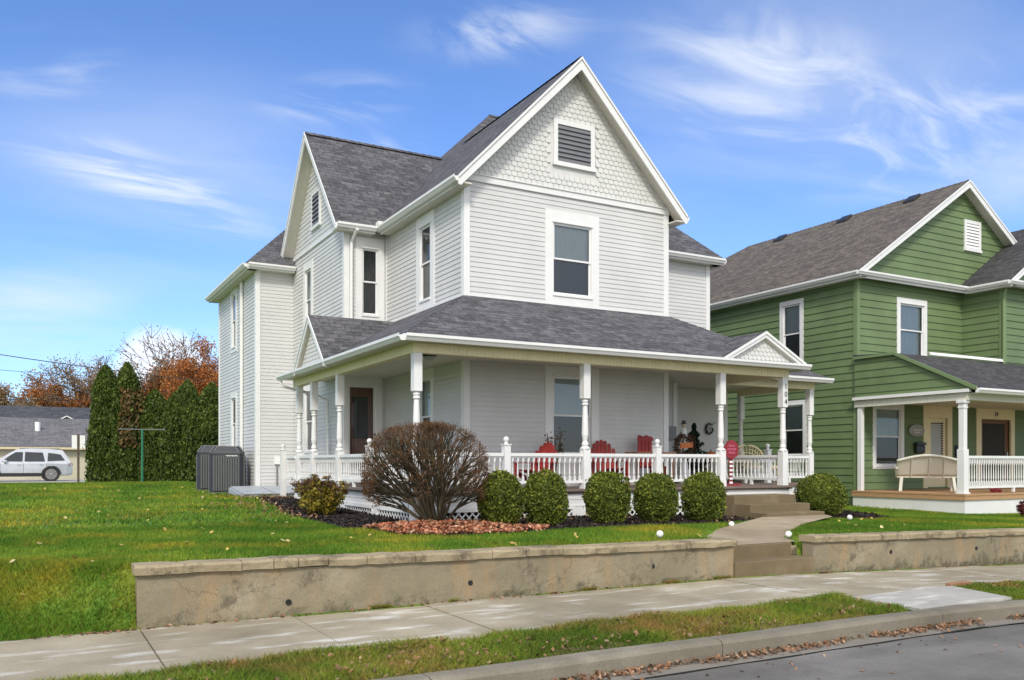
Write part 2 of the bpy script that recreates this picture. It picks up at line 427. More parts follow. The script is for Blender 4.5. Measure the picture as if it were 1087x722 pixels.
# ------------------------------------------------------------------ street, kerb, sidewalk
xr = frange(-30, 34, 2)
sheet('road', 'asphalt', [-400, -100] + xr + [100, 400], [-12, -6, 0, 5.60], lambda x, y: zs(x) - .15)
sheet('gutter_pan', 'gutter_pan', xr, [5.604, 5.7, 5.88], lambda x, y: zs(x) - .142 - .012 * sst(5.6, 5.88, y))
mb = MB()
mb.add([(x, 5.585 + .012 * math.sin(x * 5), zs(x) - .146) for x in frange(-30, 34, .25)] + [(x, 5.618 + .012 * math.sin(x * 3.1 + 1), zs(x) - .146) for x in frange(-30, 34, .25)],
       [(i, i + 1, i + 258, i + 257) for i in range(256)])
tag(mb.build('asphalt_seam', 'soil'), kind='structure')
def sweep(name, mat, prof, x0, x1, step, gaps, kind='structure', jit=0):
    mb = MB(); x = x0
    cuts = [x0] + gaps + [x1]
    for a, b in zip(cuts, cuts[1:]):
        q = frange(a + .006, b - .006, step); n = len(prof)
        v = [(x, y, zs(x) + z + jit * math.sin(x * 2.3 + y * 9)) for x in q for y, z in prof]
        f = [(i * n + j, i * n + j + 1, (i + 1) * n + j + 1, (i + 1) * n + j) for i in range(len(q) - 1) for j in range(n - 1)]
        f += [tuple(range(n)), tuple(range((len(q) - 1) * n, len(q) * n))[::-1]]
        mb.add(v, f)
    o = mb.build(name, mat, None, False); tag(o, kind=kind); return o
sweep('kerb', 'curb', [(5.86, -.20), (5.865, -.03), (5.885, -.005), (5.92, .006), (6.06, .008), (6.09, -.01), (6.09, -.2)], -30, 34, .5,
      [-27, -24, -21, -18, -15, -12, -9, -6.1, -3.2, -.3, 2.6, 5.45, 8.6, 11.4, 14.4, 17.4, 20.4, 23.4, 26, 29], jit=.004)
joints = [.93 + 1.483 * k for k in range(-20, 22)]
mb = MB()
for a, b in zip(joints, joints[1:]):
    x0, x1 = a + .008, b - .008; t = .004 * math.sin(a * 7)
    v = []
    for y in (7.08, 9.055):
        for x in (x0, x1): v.append((x, y, zs(x) + t))
    v += [(p[0], p[1], p[2] - .045) for p in v[:4]]
    mb.add(v, [(0, 1, 3, 2), (0, 4, 5, 1), (1, 5, 7, 3), (3, 7, 6, 2), (2, 6, 4, 0)])
tag(mb.build('sidewalk', 'concrete_walk'), kind='structure')
mb = MB(); mb.add([(x, y, zs(x) - .035) for x, y in ((-28, 7.08), (32, 7.08), (32, 9.06), (-28, 9.06))], [(0, 1, 2, 3)])
q = frange(-28, 32, 2); mb = MB()
for a, b in zip(q, q[1:]): mb.add([(a, 7.07, zs(a) - .03), (b, 7.07, zs(b) - .03), (b, 9.06, zs(b) - .03), (a, 9.06, zs(a) - .03)], [(0, 1, 2, 3)])
tag(mb.build('sidewalk_bed', 'soil'), kind='structure')
# carriage walk slab through the verge
mb = MB(); mb.prism([(8.55, 6.10, -.03), (10.25, 6.10, -.03), (10.55, 7.07, -.035), (8.6, 7.07, -.03)], (0, 0, .032))
tag(mb.build('carriage_slab', 'pale_slab'), kind='structure')
def strip_z(x, y):
    k = sst(6.08, 6.22, y); return zs(x) - .014 * (1 - k) + k * (.012 + .02 * math.sin(x * 2.1) * math.sin(y * 5) + .01 * math.sin(x * 7))
def in_strip(x, y):
    e = .05 * math.sin(x * 4.3) + .03 * math.sin(x * 11)
    return 6.078 < y < 7.08 and (x < 8.5 + (7.0 - y) * -.1 + e or x > 10.35 + (y - 6.1) * .25 - e)
sheet('verge', 'strip_ground', frange(-28, 32, .12), [6.075, 6.12] + frange(6.16, 7.09, .09), strip_z, in_strip)
# front walk from the street steps to the porch steps
rows = frange(9.42, 12.28, .11); v = []; f = []
for y in rows:
    l, r = interp_x(LP, y), interp_x(RP, y)
    for k in range(9): v.append((lerp(l, r, k / 8), y, path_z(y) + .006))
for j in range(len(rows) - 1):
    for i in range(8): a = j * 9 + i; f.append((a, a + 1, a + 10, a + 9))
tag(mk('front_walk', v, f, 'concrete_path', None, True), kind='structure')
# mulch bed along the porch
def bed_front(x):
    P = [(4.95, 21.3), (4.55, 18), (4.3, 16), (4.3, 14.4), (4.3, 12.6), (4.6, 11.5), (5.2, 11.05), (6.2, 11.05), (7.2, 11.35), (8.5, 11.45), (10.2, 11.5), (11.6, 11.85), (12.3, 12.2), (12.4, 13)]
    return P
def in_poly(x, y, P):
    c = False; n = len(P)
    for i in range(n):
        (x1, y1), (x2, y2) = P[i], P[(i + 1) % n]
        if (y1 > y) != (y2 > y) and x < (x2 - x1) * (y - y1) / (y2 - y1) + x1: c = not c
    return c
BED = bed_front(0) + [(12.4, 13.75), (5.95, 13.75), (5.95, 22.2), (4.9, 22.2)]
BED2 = [(14.3, 12.25), (15.2, 11.9), (16.2, 12.3), (16.9, 13.2), (17.4, 14.5), (17.4, 15.5), (14.3, 15.5), (14.3, 13.5)]
def bed_z(x, y): return ground(x, y) + .022 + .014 * noise.noise(Vector((x * 6, y * 6, 0)))
for B in (BED, BED2):
    bx = [p[0] for p in B]; by = [p[1] for p in B]
    sheet('mulch_bed', 'mulch', frange(min(bx), max(bx), .07), frange(min(by), max(by), .07), bed_z, lambda x, y, B=B: in_poly(x, y, B))
# far parking lot
def cam_quad(px0, px1, d0, d1, z, mat, name, kind='structure'):
    def w(px, d):
        x, y = at(px, d); return (x, y, z)
    return tag(mk(name, [w(px0, d0), w(px1, d0), w(px1, d1), w(px0, d1)], [(0, 1, 2, 3)], mat), kind=kind)
cam_quad(-900, 90, 44.5, 54, .60, 'pale_slab', 'parking_lot')

# ------------------------------------------------------------------ scattered stuff
def gvec(P):
    return np.array([ground(x, y) for x, y in P])
def blades(name, mat, P, z, h, w, parent=None, lean=.5):
    k = len(P); a = RNG.uniform(0, 2 * np.pi, k); hh = h * RNG.uniform(.5, 1.3, k); ww = w * RNG.uniform(.7, 1.3, k)
    dx, dy = np.cos(a) * ww / 2, np.sin(a) * ww / 2
    l = RNG.normal(size=(k, 2)) * (hh * lean)[:, None]
    v = np.empty((k, 3, 3)); v[:, 0] = np.stack([P[:, 0] - dx, P[:, 1] - dy, z], 1); v[:, 1] = np.stack([P[:, 0] + dx, P[:, 1] + dy, z], 1)
    v[:, 2] = np.stack([P[:, 0] + l[:, 0], P[:, 1] + l[:, 1], z + hh], 1)
    return tag(mk_np(name, v.reshape(-1, 3), 3, mat, parent), kind='stuff')
# ground sampled on a grid for speed
class GH:
    def __init__(s, x0, x1, y0, y1, st, fn):
        s.x0, s.y0, s.st = x0, y0, st; s.nx = int((x1 - x0) / st) + 2; s.ny = int((y1 - y0) / st) + 2
        s.g = np.array([[fn(x0 + i * st, y0 + j * st) for i in range(s.nx)] for j in range(s.ny)])
    def __call__(s, P):
        i = np.clip(((P[:, 0] - s.x0) / s.st).astype(int), 0, s.nx - 2); j = np.clip(((P[:, 1] - s.y0) / s.st).astype(int), 0, s.ny - 2)
        fx = (P[:, 0] - s.x0) / s.st - i; fy = (P[:, 1] - s.y0) / s.st - j; g = s.g
        return (g[j, i] * (1 - fx) + g[j, i + 1] * fx) * (1 - fy) + (g[j + 1, i] * (1 - fx) + g[j + 1, i + 1] * fx) * fy
def keep_lawn(P):
    m = np.ones(len(P), bool)
    for i, (x, y) in enumerate(P):
        if in_poly(x, y, BED) or in_poly(x, y, BED2): m[i] = False
        elif y < 12.7 and interp_x(LP, y) < x < interp_x(RP, y): m[i] = False
        elif x > 5.9 and y > 13.8 and x < 17.4: m[i] = False
        elif x > .80 and y < 9.36: m[i] = False
        elif x > 19.8 and y > 12.9: m[i] = False
        elif x > 5.4 and y > 24.3 and x < 17: m[i] = False
    return P[m]
gh = GH(-10, 26, 8.9, 40, .05, ground)
near = np.stack([RNG.uniform(-3.5, 22, 430000), RNG.uniform(9.0, 14.5, 430000)], 1)
u = (CA * near[:, 0] - SA * near[:, 1]) / (SA * near[:, 0] + CA * near[:, 1])
near = keep_lawn(near[(abs(u) < .63)]); 
blades('lawn_grass', 'grass_blades', near, gh(near) - .005, .05, .012)
mid = np.stack([RNG.uniform(-9, 22, 230000), RNG.uniform(14, 38, 230000)], 1)
u = (CA * mid[:, 0] - SA * mid[:, 1]) / (SA * mid[:, 0] + CA * mid[:, 1])
mid = keep_lawn(mid[(abs(u) < .63)])
blades('lawn_grass_far', 'grass_blades', mid, gh(mid) - .005, .06, .028)
# bank tufts beside the wall end
bk = np.stack([RNG.uniform(-1.8, .90, 42000), RNG.uniform(8.98, 10.6, 42000)], 1)
bk = bk[(bk[:, 1] > 9.0 + .06 * np.sin(bk[:, 0] * 5))]
blades('bank_grass', 'grass_blades', bk, gh(bk) - .008, .055, .012, lean=.6)
st = np.stack([RNG.uniform(-1, 16.5, 120000), RNG.uniform(6.08, 7.12, 120000)], 1)
st = st[np.array([in_strip(x, min(max(y - .0, 6.095), 7.07)) and (noise.noise(Vector((x * 1.6, y * 3, 4))) > -.28 or rnd.random() < .25) for x, y in st])]
blades('verge_grass', 'strip_blades', st, np.array([strip_z(x, y) for x, y in st]) - .004, .055, .009, lean=.8)
# tufts along the wall foot and kerb
tf = np.stack([RNG.uniform(.9, 8.6, 9000), 9.035 + .02 * RNG.random(9000)], 1)
tf = tf[np.array([noise.noise(Vector((x * 2.2, 0, 9))) > .22 for x, y in tf])]
blades('wall_foot_weeds', 'strip_blades', tf, np.array([zs(x) for x, y in tf]), .045, .008, lean=.9)

def flat_leaves(P, size, zoff=.01, tilt=.35):
    k = len(P); a = RNG.uniform(0, 6.28, k); s = size * RNG.uniform(.5, 1.3, k) / 2
    d = np.stack([np.cos(a), np.sin(a), RNG.normal(size=k) * tilt], 1) * s[:, None]
    e = np.stack([-np.sin(a), np.cos(a), RNG.normal(size=k) * tilt], 1) * (s * RNG.uniform(.5, .9, k))[:, None]
    P = P + np.array([0, 0, zoff])
    return np.stack([P - d, P + e, P + d, P - e], 1).reshape(-1, 3)
def P3(P, zf): return np.array([(x, y, zf(x, y)) for x, y in P])
# litter under the big bush
L1 = []
while len(L1) < 5200:
    x, y = rnd.uniform(4.0, 7.3), rnd.uniform(10.9, 13.2)
    d = ((x - 5.5) / 1.65) ** 2 + ((y - 11.75) / .85) ** 2
    if d < 1 and in_poly(x, y, BED) and rnd.random() < 1.15 - d * .6 and noise.noise(Vector((x * 2.2, y * 4, 2))) > -.25: L1.append((x, y))
P = P3(L1, bed_z); P[:, 2] += RNG.uniform(0, .035, len(P))
tag(mk_np('leaf_litter', flat_leaves(P, .065, .008, .5), 4, 'litter'), kind='stuff')
# leaves in the gutter
L2 = []
while len(L2) < 3800:
    x = rnd.uniform(-2, 17); y = 5.855 - abs(rnd.gauss(0, .09))
    if y > 5.6 and noise.noise(Vector((x * .9, 3, 2))) > -.42 + 1.6 * (5.82 - y): L2.append((x, y))
P = P3(L2, lambda x, y: zs(x) - .15); P[:, 2] += RNG.uniform(0, .03, len(P))
tag(mk_np('gutter_leaves', flat_leaves(P, .042, .008, .5), 4, 'litter_brown'), kind='stuff')
LR = [(rnd.uniform(0, 17), 5.6 - abs(rnd.gauss(0, .55))) for _ in range(170)]
tag(mk_np('road_leaves', flat_leaves(P3(LR, lambda x, y: zs(x) - .148), .04, .008, .4), 4, 'litter_brown'), kind='stuff')
# leaves on the verge, at the wall foot and over the lawn
L3 = [(rnd.uniform(-1, 16), rnd.uniform(6.1, 7.1)) for _ in range(2600)]
L3 = [p for p in L3 if noise.noise(Vector((p[0] * .9, p[1] * 2, 7))) > -.05 and in_strip(*p)]
P = P3(L3, strip_z); P[:, 2] += RNG.uniform(.0, .03, len(P))
tag(mk_np('verge_leaves', flat_leaves(P, .045, .012, .5), 4, 'litter_brown'), kind='stuff')
L4 = [(rnd.uniform(.9, 8.6), 9.04 - abs(rnd.gauss(0, .035))) for _ in range(260)] + [(rnd.uniform(10.2, 15), 9.04 - abs(rnd.gauss(0, .03))) for _ in range(80)] \
    + [(rnd.gauss(.6, .25), 9.02 - abs(rnd.gauss(0, .05))) for _ in range(60)] + [(10.25 + abs(rnd.gauss(0, .1)), 8.99) for _ in range(40)]
P = P3(L4, lambda x, y: zs(x) + .004)
tag(mk_np('wall_foot_leaves', flat_leaves(P, .045, .008, .4), 4, 'litter_brown'), kind='stuff')
L5 = [tuple(p) for p in keep_lawn(np.array([(rnd.uniform(-7, 16), 9.5 + 22 * rnd.random() ** 1.5) for _ in range(420)]))]
P = P3(L5, ground); P[:, 2] += .045
tag(mk_np('lawn_leaves', flat_leaves(P, .07, .008, .4), 4, 'litter_yellow'), kind='stuff')
L6 = [(rnd.gauss(5.2, .5), rnd.gauss(21.8, .8)) for _ in range(300)] + [(rnd.gauss(4.2, .35), rnd.uniform(15, 20)) for _ in range(260)] + [(rnd.uniform(4.3, 12.3), rnd.uniform(11.5, 13.6)) for _ in range(180)]
P = P3(L6, ground); P[:, 2] += .05
tag(mk_np('bed_leaves', flat_leaves(P, .06, .008, .5), 4, 'litter_brown'), kind='stuff')
MC = []
while len(MC) < 16000:
    x, y = rnd.uniform(3.9, 18.2), rnd.uniform(11, 22)
    if in_poly(x, y, BED) or in_poly(x, y, BED2): MC.append((x, y))
P = P3(MC, bed_z)
tag(mk_np('mulch_chips', flat_leaves(P, .05, .008, .7), 4, 'mulch_chip'), kind='stuff')

# ------------------------------------------------------------------ retaining walls and street steps
def wall_seg(x0, x1, label, holes, cuts, y0=9.06, y1=9.31, end_ret=False):
    r = thing('retaining_wall', (x0, y0, zs(x0)), label, 'retaining wall', None)
    mb = MB(); q = frange(x0, x1, .1); n = 9; v = []; f = []
    for i, x in enumerate(q):
        zt = walltop(x) - .10; zb = zs(x) - .06
        for k in range(n):
            t = k / (n - 1); z = lerp(zb, zt, t)
            dy = .018 * noise.noise(Vector((x * 1.3, z * 2, 5))) + .008 * noise.noise(Vector((x * 6, z * 7, 1)))
            if t < .25 and noise.noise(Vector((x * 1.1, 0, 31))) > .12: dy += .035 * (1 - t * 4) * (noise.noise(Vector((x * 5, z * 5, 3))) > -.2)
            v.append((x, y0 + .02 + dy, z))
        v.append((x, y1 - .02, zt)); v.append((x, y1 - .02, zb))
    n += 2
    for i in range(len(q) - 1):
        for k in range(n - 1): f.append((i * n + k, (i + 1) * n + k, (i + 1) * n + k + 1, i * n + k + 1))
    f += [tuple(range(n)), tuple(range((len(q) - 1) * n, len(q) * n))[::-1]]
    mk('wall_face', v, f, 'concrete_wall', r)
    cuts = [x0 - .03] + cuts + [x1 + .03]
    for a, b in zip(cuts, cuts[1:]):
        m = MB(); za, zb = walltop(a), walltop(b); dz = rnd.uniform(-.006, .006); dy = rnd.uniform(-.008, .008); g = .004
        q = frange(a + g, b - g, .15); v = []; f = []
        prof = [(y0 - .025, -.095), (y0 - .035, -.025), (y0 - .02, 0), (y1 + .03, 0), (y1 + .03, -.097)]
        for x in q:
            for (y, z) in prof:
                j = .011 * noise.noise(Vector((x * 5, y * 9, z * 11)))
                v.append((x, y + dy + j, walltop(x) + z + dz + j))
        for i in range(len(q) - 1):
            for k in range(5): f.append((i * 5 + k, (i + 1) * 5 + k, (i + 1) * 5 + (k + 1) % 5, i * 5 + (k + 1) % 5))
        f += [tuple(range(5))[::-1], tuple(range((len(q) - 1) * 5, len(q) * 5))]
        mk('coping_stone', v, f, 'coping', r)
    for hx, hz in holes:
        m = MB(); m.tube([(hx, y0 + .012, hz), (hx, y0 + .10, hz)], .032, 12)
        o = m.build('drain_hole', 'void_shade', r)
    return r
wall_seg(.91, 8.64, 'long stained concrete retaining wall left of the street steps with weep holes and cracked coping', [(xat(306.8, 9.06), .14), (xat(500, 9.06), .20), (xat(693.8, 9.06), .235)],
         [xat(p, 9.03) for p in (256.7, 291, 317, 349, 390, 441, 523, 559, 598, 666, 729)])
wall_seg(10.24, 27, 'concrete retaining wall right of the street steps with a chipped end', [(xat(946.6, 9.06), .19), (xat(1037.5, 9.06), .14)],
         [xat(p, 9.03) for p in (921, 965, 1015, 1048)] + [16.4, 18, 20, 22.3, 24.6])
st = thing('street_steps', (9.43, 9.2, 0), 'two brown concrete steps up from the sidewalk between the retaining walls', 'steps')
MB().box(8.65, 10.235, 9.05, 9.40, -.05, .205).build('step', 'concrete_step', st, bevel=.012)
MB().box(8.66, 10.10, 9.38, 9.72, -.05, .402).build('step', 'concrete_step', st, bevel=.012)
mb = MB()
for (x, y, z, s) in ((10.17, 9.43, .28, .075), (10.16, 9.5, .37, .06), (10.19, 9.4, .16, .05)):
    mb.box(x - s, x + s * .8, y - s * .7, y + s, z - s, z + s * .9)
mb.build('broken_stone', 'coping', st, bevel=.02)
mb = MB()
for k in range(2): mb.box(10.55 + k * .21, 10.75 + k * .21, 7.07 - k * .012, 7.16, -.06, .03)
pm('brick_red', (.30, .16, .09), .85, .25, 9, .3)
tag(mb.build('brick_edging', 'brick_red', None, bevel=.008), 'short row of worn brown bricks edging the verge beside the carriage slab', 'bricks')
# porch steps
st = thing('porch_steps', (13.3, 12.6, .56), 'three wide brown concrete steps rising from the front walk to the white porch', 'steps')
sx0, sx1 = 12.42, 14.02
MB().box(sx0, sx1 + .13, 13.02, 13.60, .3, .945).build('step', 'concrete_step', st, bevel=.012)
MB().box(sx0, sx1 + .07, 12.58, 13.017, .3, .785).build('step', 'concrete_step', st, bevel=.012)
MB().box(sx0, sx1, 12.14, 12.577, .3, .635).build('step', 'concrete_step', st, bevel=.012)

# ------------------------------------------------------------------ globe lights along the walk
gl = thing('path_light', (0, 0, 0), 'x', 'path light', 'white globe lights beside the front walk')
MB().lathe((0, 0, 0), [(.012, -.1), (.012, .03), (.05, .035), (.05, .05)], 8).build('stake', 'grey_metal', gl)
MB().lathe((0, 0, .105), [(.075 * math.sin(t), -.075 * math.cos(t)) for t in [math.pi * k / 8 for k in range(9)] if math.sin(t) > .01 or 1], 14).build('globe', 'plastic_white', gl, True)
gp = [((700.5, 567), 'white globe light in the grass strip behind the wall coping left of the walk'), ((776.5, 552.5), 'white globe light at the foot of the porch steps beside the rightmost front boxwood'),
      ((837, 570), 'white globe light at the grass edge above the street steps'), ((902, 548.5), 'white globe light in the grass below the wide boxwood right of the steps')]
for i, ((px, py), lab) in enumerate(gp):
    yy = {700.5: 9.66, 776.5: 11.2, 837: 9.52, 902: 11.35}[px]; x, y = xat(px, yy), yy
    o = gl if i == 0 else copy_tree(gl, (x, y, 0), None, lab)
    o.location = (x, y, ground(x, y) + .02 if px != 837 else .44); o['label'] = lab; o.scale = (.68,) * 3
    ORG[gl.name] = Vector((0, 0, 0))

# ------------------------------------------------------------------ shrubs
def boxwood(sx, sy, sz, seed, label, loc, group, e=2.25, nl=11000):
    r = thing('boxwood_bush', (0, 0, 0), label, 'bush', group)
    rg = np.random.default_rng(seed)
    d = rg.normal(size=(nl, 3)); d /= np.linalg.norm(d, axis=1, keepdims=True)
    rad = 1 / (np.abs(d[:, 0]) ** e + np.abs(d[:, 1]) ** e + np.abs(d[:, 2]) ** e) ** (1 / e)
    lump = np.array([noise.noise(Vector(tuple(p * 2.2 + seed))) * .13 + noise.noise(Vector(tuple(p * 6 + seed))) * .08 for p in d])
    k = rad * (.99 + lump) * (1 - .2 * rg.random(nl) ** 2)
    P = d * k[:, None] * np.array([sx, sy, sz]) + np.array([0, 0, sz * .93])
    gap = np.array([noise.noise(Vector(tuple(p * 5.3 + seed * 3.1))) for p in d]); keep = (gap < .30) | (rg.random(nl) < .25)
    P = P[keep]; P = P[P[:, 2] > .01]
    sh = rg.choice(len(P), 260); P[sh] += (P[sh] - np.array([0, 0, sz * .9])) * rg.uniform(.03, .13, 260)[:, None]
    mk_np('foliage', leaf_quads(P, .04, rg, up=.3, aspect=.62), 4, 'boxwood_leaf', r)
    m = MB(); v = []; prof = []
    nn, kk = 18, 12
    for i in range(kk + 1):
        for j in range(nn):
            ph = math.pi * i / kk; th = 2 * math.pi * j / nn
            q = Vector((math.sin(ph) * math.cos(th), math.sin(ph) * math.sin(th), -math.cos(ph)))
            rr = .80 / (abs(q.x) ** e + abs(q.y) ** e + abs(q.z) ** e) ** (1 / e)
            v.append((q.x * rr * sx, q.y * rr * sy, max(.08, q.z * rr * sz + sz * .93)))
    f = [(i * nn + j, i * nn + (j + 1) % nn, (i + 1) * nn + (j + 1) % nn, (i + 1) * nn + j) for i in range(kk) for j in range(nn)]
    mk('inner_branches', v, f, 'boxwood_leaf', r, True)
    MB().tube([(0, 0, -.1), (0, 0, .3)], [.05, .04], 8).build('stem', 'bark', r)
    r.location = loc
    return r
bw = [(531.5, .365, .455, 'rounded green boxwood at the left end of the row, touching the bare branching bush'),
      (579, .36, .475, 'rounded green boxwood second from the left in the row under the porch railing'),
      (644.5, .385, .47, 'rounded green boxwood in the middle of the row in front of the porch'),
      (696, .375, .455, 'rounded green boxwood fourth from the left in the row, below the mid railing newel'),
      (746.5, .39, .475, 'rounded green boxwood at the right end of the row, beside the porch steps')]
for i, (px, sx, sz, lab) in enumerate(bw):
    x = xat(px, 12.2)
    boxwood(sx, .38, sz, 20 + i, lab, (x, 12.2, ground(x, 12.2) - .0), 'boxwood bushes in a row before the porch')
b2 = boxwood(.50, .52, .47, 40, 'wide olive green boxwood right of the porch steps', (15.15, 13.1, ground(15.15, 13.1) + .02), None)
b2.location.x = 15.0

# big bare burning bush
def dome(theta, ph, a=1.04, b=.92, c=1.0):
    return Vector((a * math.cos(ph) * math.cos(theta), b * math.cos(ph) * math.sin(theta), c * math.sin(ph)))
bb = thing('bare_bush', (5.42, 12.45, .70), 'large dome shaped shrub of bare branches with reddish brown tips at the porch corner', 'bush')
o0 = Vector((5.42, 12.45, .70)); base = o0 + Vector((.17, 0, -.06)); cz = .70
r2 = random.Random(5); stems = MB(); tw = MB(); tips = []
def shell(th, el):
    s = abs(math.sin(el)); c = math.cos(el)
    k = 1 / ((c ** 2.7 + s ** 2.7) ** (1 / 2.7))
    R = 1.0 if el > 0 else 1.0
    v = Vector((1.0 * c * math.cos(th), .90 * c * math.sin(th), (.82 if el > 0 else .62) * math.sin(el))) * k
    return o0 + Vector((0, 0, .70)) + v
def curve(p, q, bend, n=5):
    p, q = Vector(p), Vector(q); mid = (p + q) / 2 + Vector(bend)
    out = []
    for i in range(n):
        t = i / (n - 1); w = p.lerp(mid, t).lerp(mid.lerp(q, t), t)
        if 0 < i < n - 1: w += Vector((r2.gauss(0, .012), r2.gauss(0, .012), r2.gauss(0, .012)))
        out.append(w)
    return out
NP = 21
for i in range(NP):
    th = 2 * math.pi * (i + r2.random() * .6) / NP * 1.0; el = r2.choice([-.25, 0.1, .3, .5, .8, 1.1, 1.3])
    T = shell(th, el); e1 = base.lerp(T, .42) + Vector((r2.gauss(0, .05), r2.gauss(0, .05), r2.gauss(0, .04)))
    b0 = base + Vector((math.cos(th), math.sin(th), 0)) * .09
    stems.tube(curve(b0, e1, (math.cos(th) * .03, math.sin(th) * .03, -.05), 5), [.034, .03, .026, .022, .019], 6)
    for j in range(6):
        th2 = th + r2.gauss(0, .33); el2 = max(-.62, min(1.5, el + r2.gauss(0, .33)))
        T2 = shell(th2, el2); e2 = e1.lerp(T2, .5) + Vector((r2.gauss(0, .04), r2.gauss(0, .04), r2.gauss(0, .03)))
        st0 = b0.lerp(e1, r2.uniform(.55, 1)) if j else e1
        if j: st0 = Vector(e1).lerp(b0, r2.uniform(0, .35))
        stems.tube(curve(st0, e2, (0, 0, -.02), 4), [.016, .013, .011, .009], 5, False)
        for k in range(4):
            th3 = th2 + r2.gauss(0, .16); el3 = max(-.68, min(1.52, el2 + r2.gauss(0, .16)))
            T3 = shell(th3, el3); T3 = o0.lerp(T3, 1) ; e3 = e2.lerp(T3, r2.uniform(.62, .85))
            stems.tube(curve(e2 if k < 3 else e2.lerp(e1, .3), e3, (0, 0, -.01), 3), [.0095, .0075, .0055], 4, False)
            for q in range(3):
                th4 = th3 + r2.gauss(0, .10); el4 = max(-.7, min(1.55, el3 + r2.gauss(0, .10)))
                T4 = shell(th4, el4) + Vector((r2.gauss(0, .015), r2.gauss(0, .015), r2.gauss(0, .015)))
                s4 = e3.lerp(e2, r2.uniform(-.1, .25))
                tw.tube([s4, s4.lerp(T4, .5) + Vector((r2.gauss(0, .01), r2.gauss(0, .01), r2.gauss(0, .01))), T4], [.0042, .0035, .0022], 3, False)
                tips.append((s4, T4))
stems.build('branches', 'bark_olive', bb, True); tw.build('twigs', 'twig_red', bb)
LP_ = []
for s4, T4 in tips:
    for _ in range(13):
        t = r2.uniform(.6, 1.08); LP_.append(tuple(s4.lerp(T4, t) + Vector((r2.gauss(0, .02), r2.gauss(0, .02), r2.gauss(0, .02)))))
mk_np('leaves', leaf_quads(np.array(LP_), .022, aspect=.45), 4, 'bush_leaf', bb)
# small yellow shrub
ys_ = thing('hydrangea_bush', (4.85, 16.1, .62), 'low yellow green shrub with dried dark brown flower heads beside the left railing', 'bush')
c = Vector((4.85, 16.1, .62)); m = MB(); pl = []; ph = []
for i in range(95):
    th = r2.uniform(0, 6.28); rr = r2.uniform(.08, .5); h = r2.uniform(.3, .78) * (1.05 - .5 * rr)
    T = c + Vector((math.cos(th) * rr, math.sin(th) * rr, h)); b0 = c + Vector((math.cos(th), math.sin(th), 0)) * .07
    m.tube(curve(b0, T, (0, 0, -.03), 4), [.008, .006, .005, .004], 4, False)
    for k in range(44):
        t = r2.uniform(.25, 1); p = b0.lerp(T, t) + Vector((r2.gauss(0, .05), r2.gauss(0, .05), r2.gauss(0, .04))); pl.append(tuple(p))
    if h > .42:
        for k in range(60): ph.append(tuple(T + Vector((r2.gauss(0, .035), r2.gauss(0, .035), r2.gauss(0, .022)))))
m.build('stems', 'bark', ys_); mk_np('leaves', leaf_quads(np.array(pl), .065, aspect=.6), 4, 'yellow_leaf', ys_)
mk_np('flower_heads', leaf_quads(np.array(ph), .03, aspect=.7), 4, 'brown_leaf', ys_)
# burgundy shrub, right edge
x, y = at(1090, 20.3); bz = ground(x, y)
bs = thing('burgundy_bush', (x, y, bz), 'small dark burgundy shrub before the green house porch skirt at the right edge', 'bush')
P = RNG.normal(size=(1500, 3)); P /= np.linalg.norm(P, axis=1, keepdims=True); P = P * np.array([.22, .22, .2]) * RNG.uniform(.5, 1, 1500)[:, None] + np.array([x, y, bz + .22])
mk_np('leaves', leaf_quads(P, .045), 4, 'burgundy_leaf', bs); MB().tube([(x, y, bz - .1), (x, y, bz + .2)], .02, 6).build('stem', 'bark', bs)

# ------------------------------------------------------------------ arborvitae hedge
def arbor(px, d, ztop, w, lab, seed, brown=False):
    x, y = at(px, d); z0 = ground(x, y); H = ztop - z0
    r = thing('arborvitae_tree', (x, y, z0), lab, 'tree', 'arborvitae trees in the hedge behind the lawn')
    rg = np.random.default_rng(seed); n = 13000
    t = rg.random(n) ** .85; th = rg.uniform(0, 6.283, n)
    prof = np.interp(t, [0, .06, .35, .65, .85, .94, 1], [.88, 1, 1, .90, .64, .38, .08])
    lump = np.array([1 + .34 * noise.noise(Vector((math.cos(a) * 1.6, math.sin(a) * 1.6, b * H * .9 + seed))) + .20 * noise.noise(Vector((math.cos(a) * 4, math.sin(a) * 4, b * H * 2.4 + seed))) for a, b in zip(th, t)])
    R = w * prof * lump * (1 - .25 * rg.random(n) ** 2) * np.where(rg.random(n) < .12, 1.13, 1)
    P = np.stack([x + np.cos(th) * R, y + np.sin(th) * R, z0 + t * H + rg.normal(size=n) * .03], 1)
    mk_np('foliage', leaf_quads(P, .14, rg, up=.9, aspect=.5), 4, 'arbor_leaf', r)
    if brown:
        q = (t > .30) & (t < .78) & (np.cos(th - math.atan2(-y, -x) - .5) > .55) & (rg.random(n) < .5)
        mk_np('brown_foliage', leaf_quads(P[q] * 1.0 + np.array([-.04, -.08, 0]), .17, rg, up=.9, aspect=.5), 4, 'arbor_brown', r)
    MB().lathe((x, y, z0), [(w * .7, .15), (w * .85, .5), (w * .8, H * .4), (w * .72, H * .66), (w * .45, H * .84), (w * .15, H * .95)], 14).build('inner_branches', 'arbor_leaf', r, True)
    MB().tube([(x, y, z0 - .2), (x, y, z0 + .6)], [.12, .09], 8).build('trunk', 'bark', r)
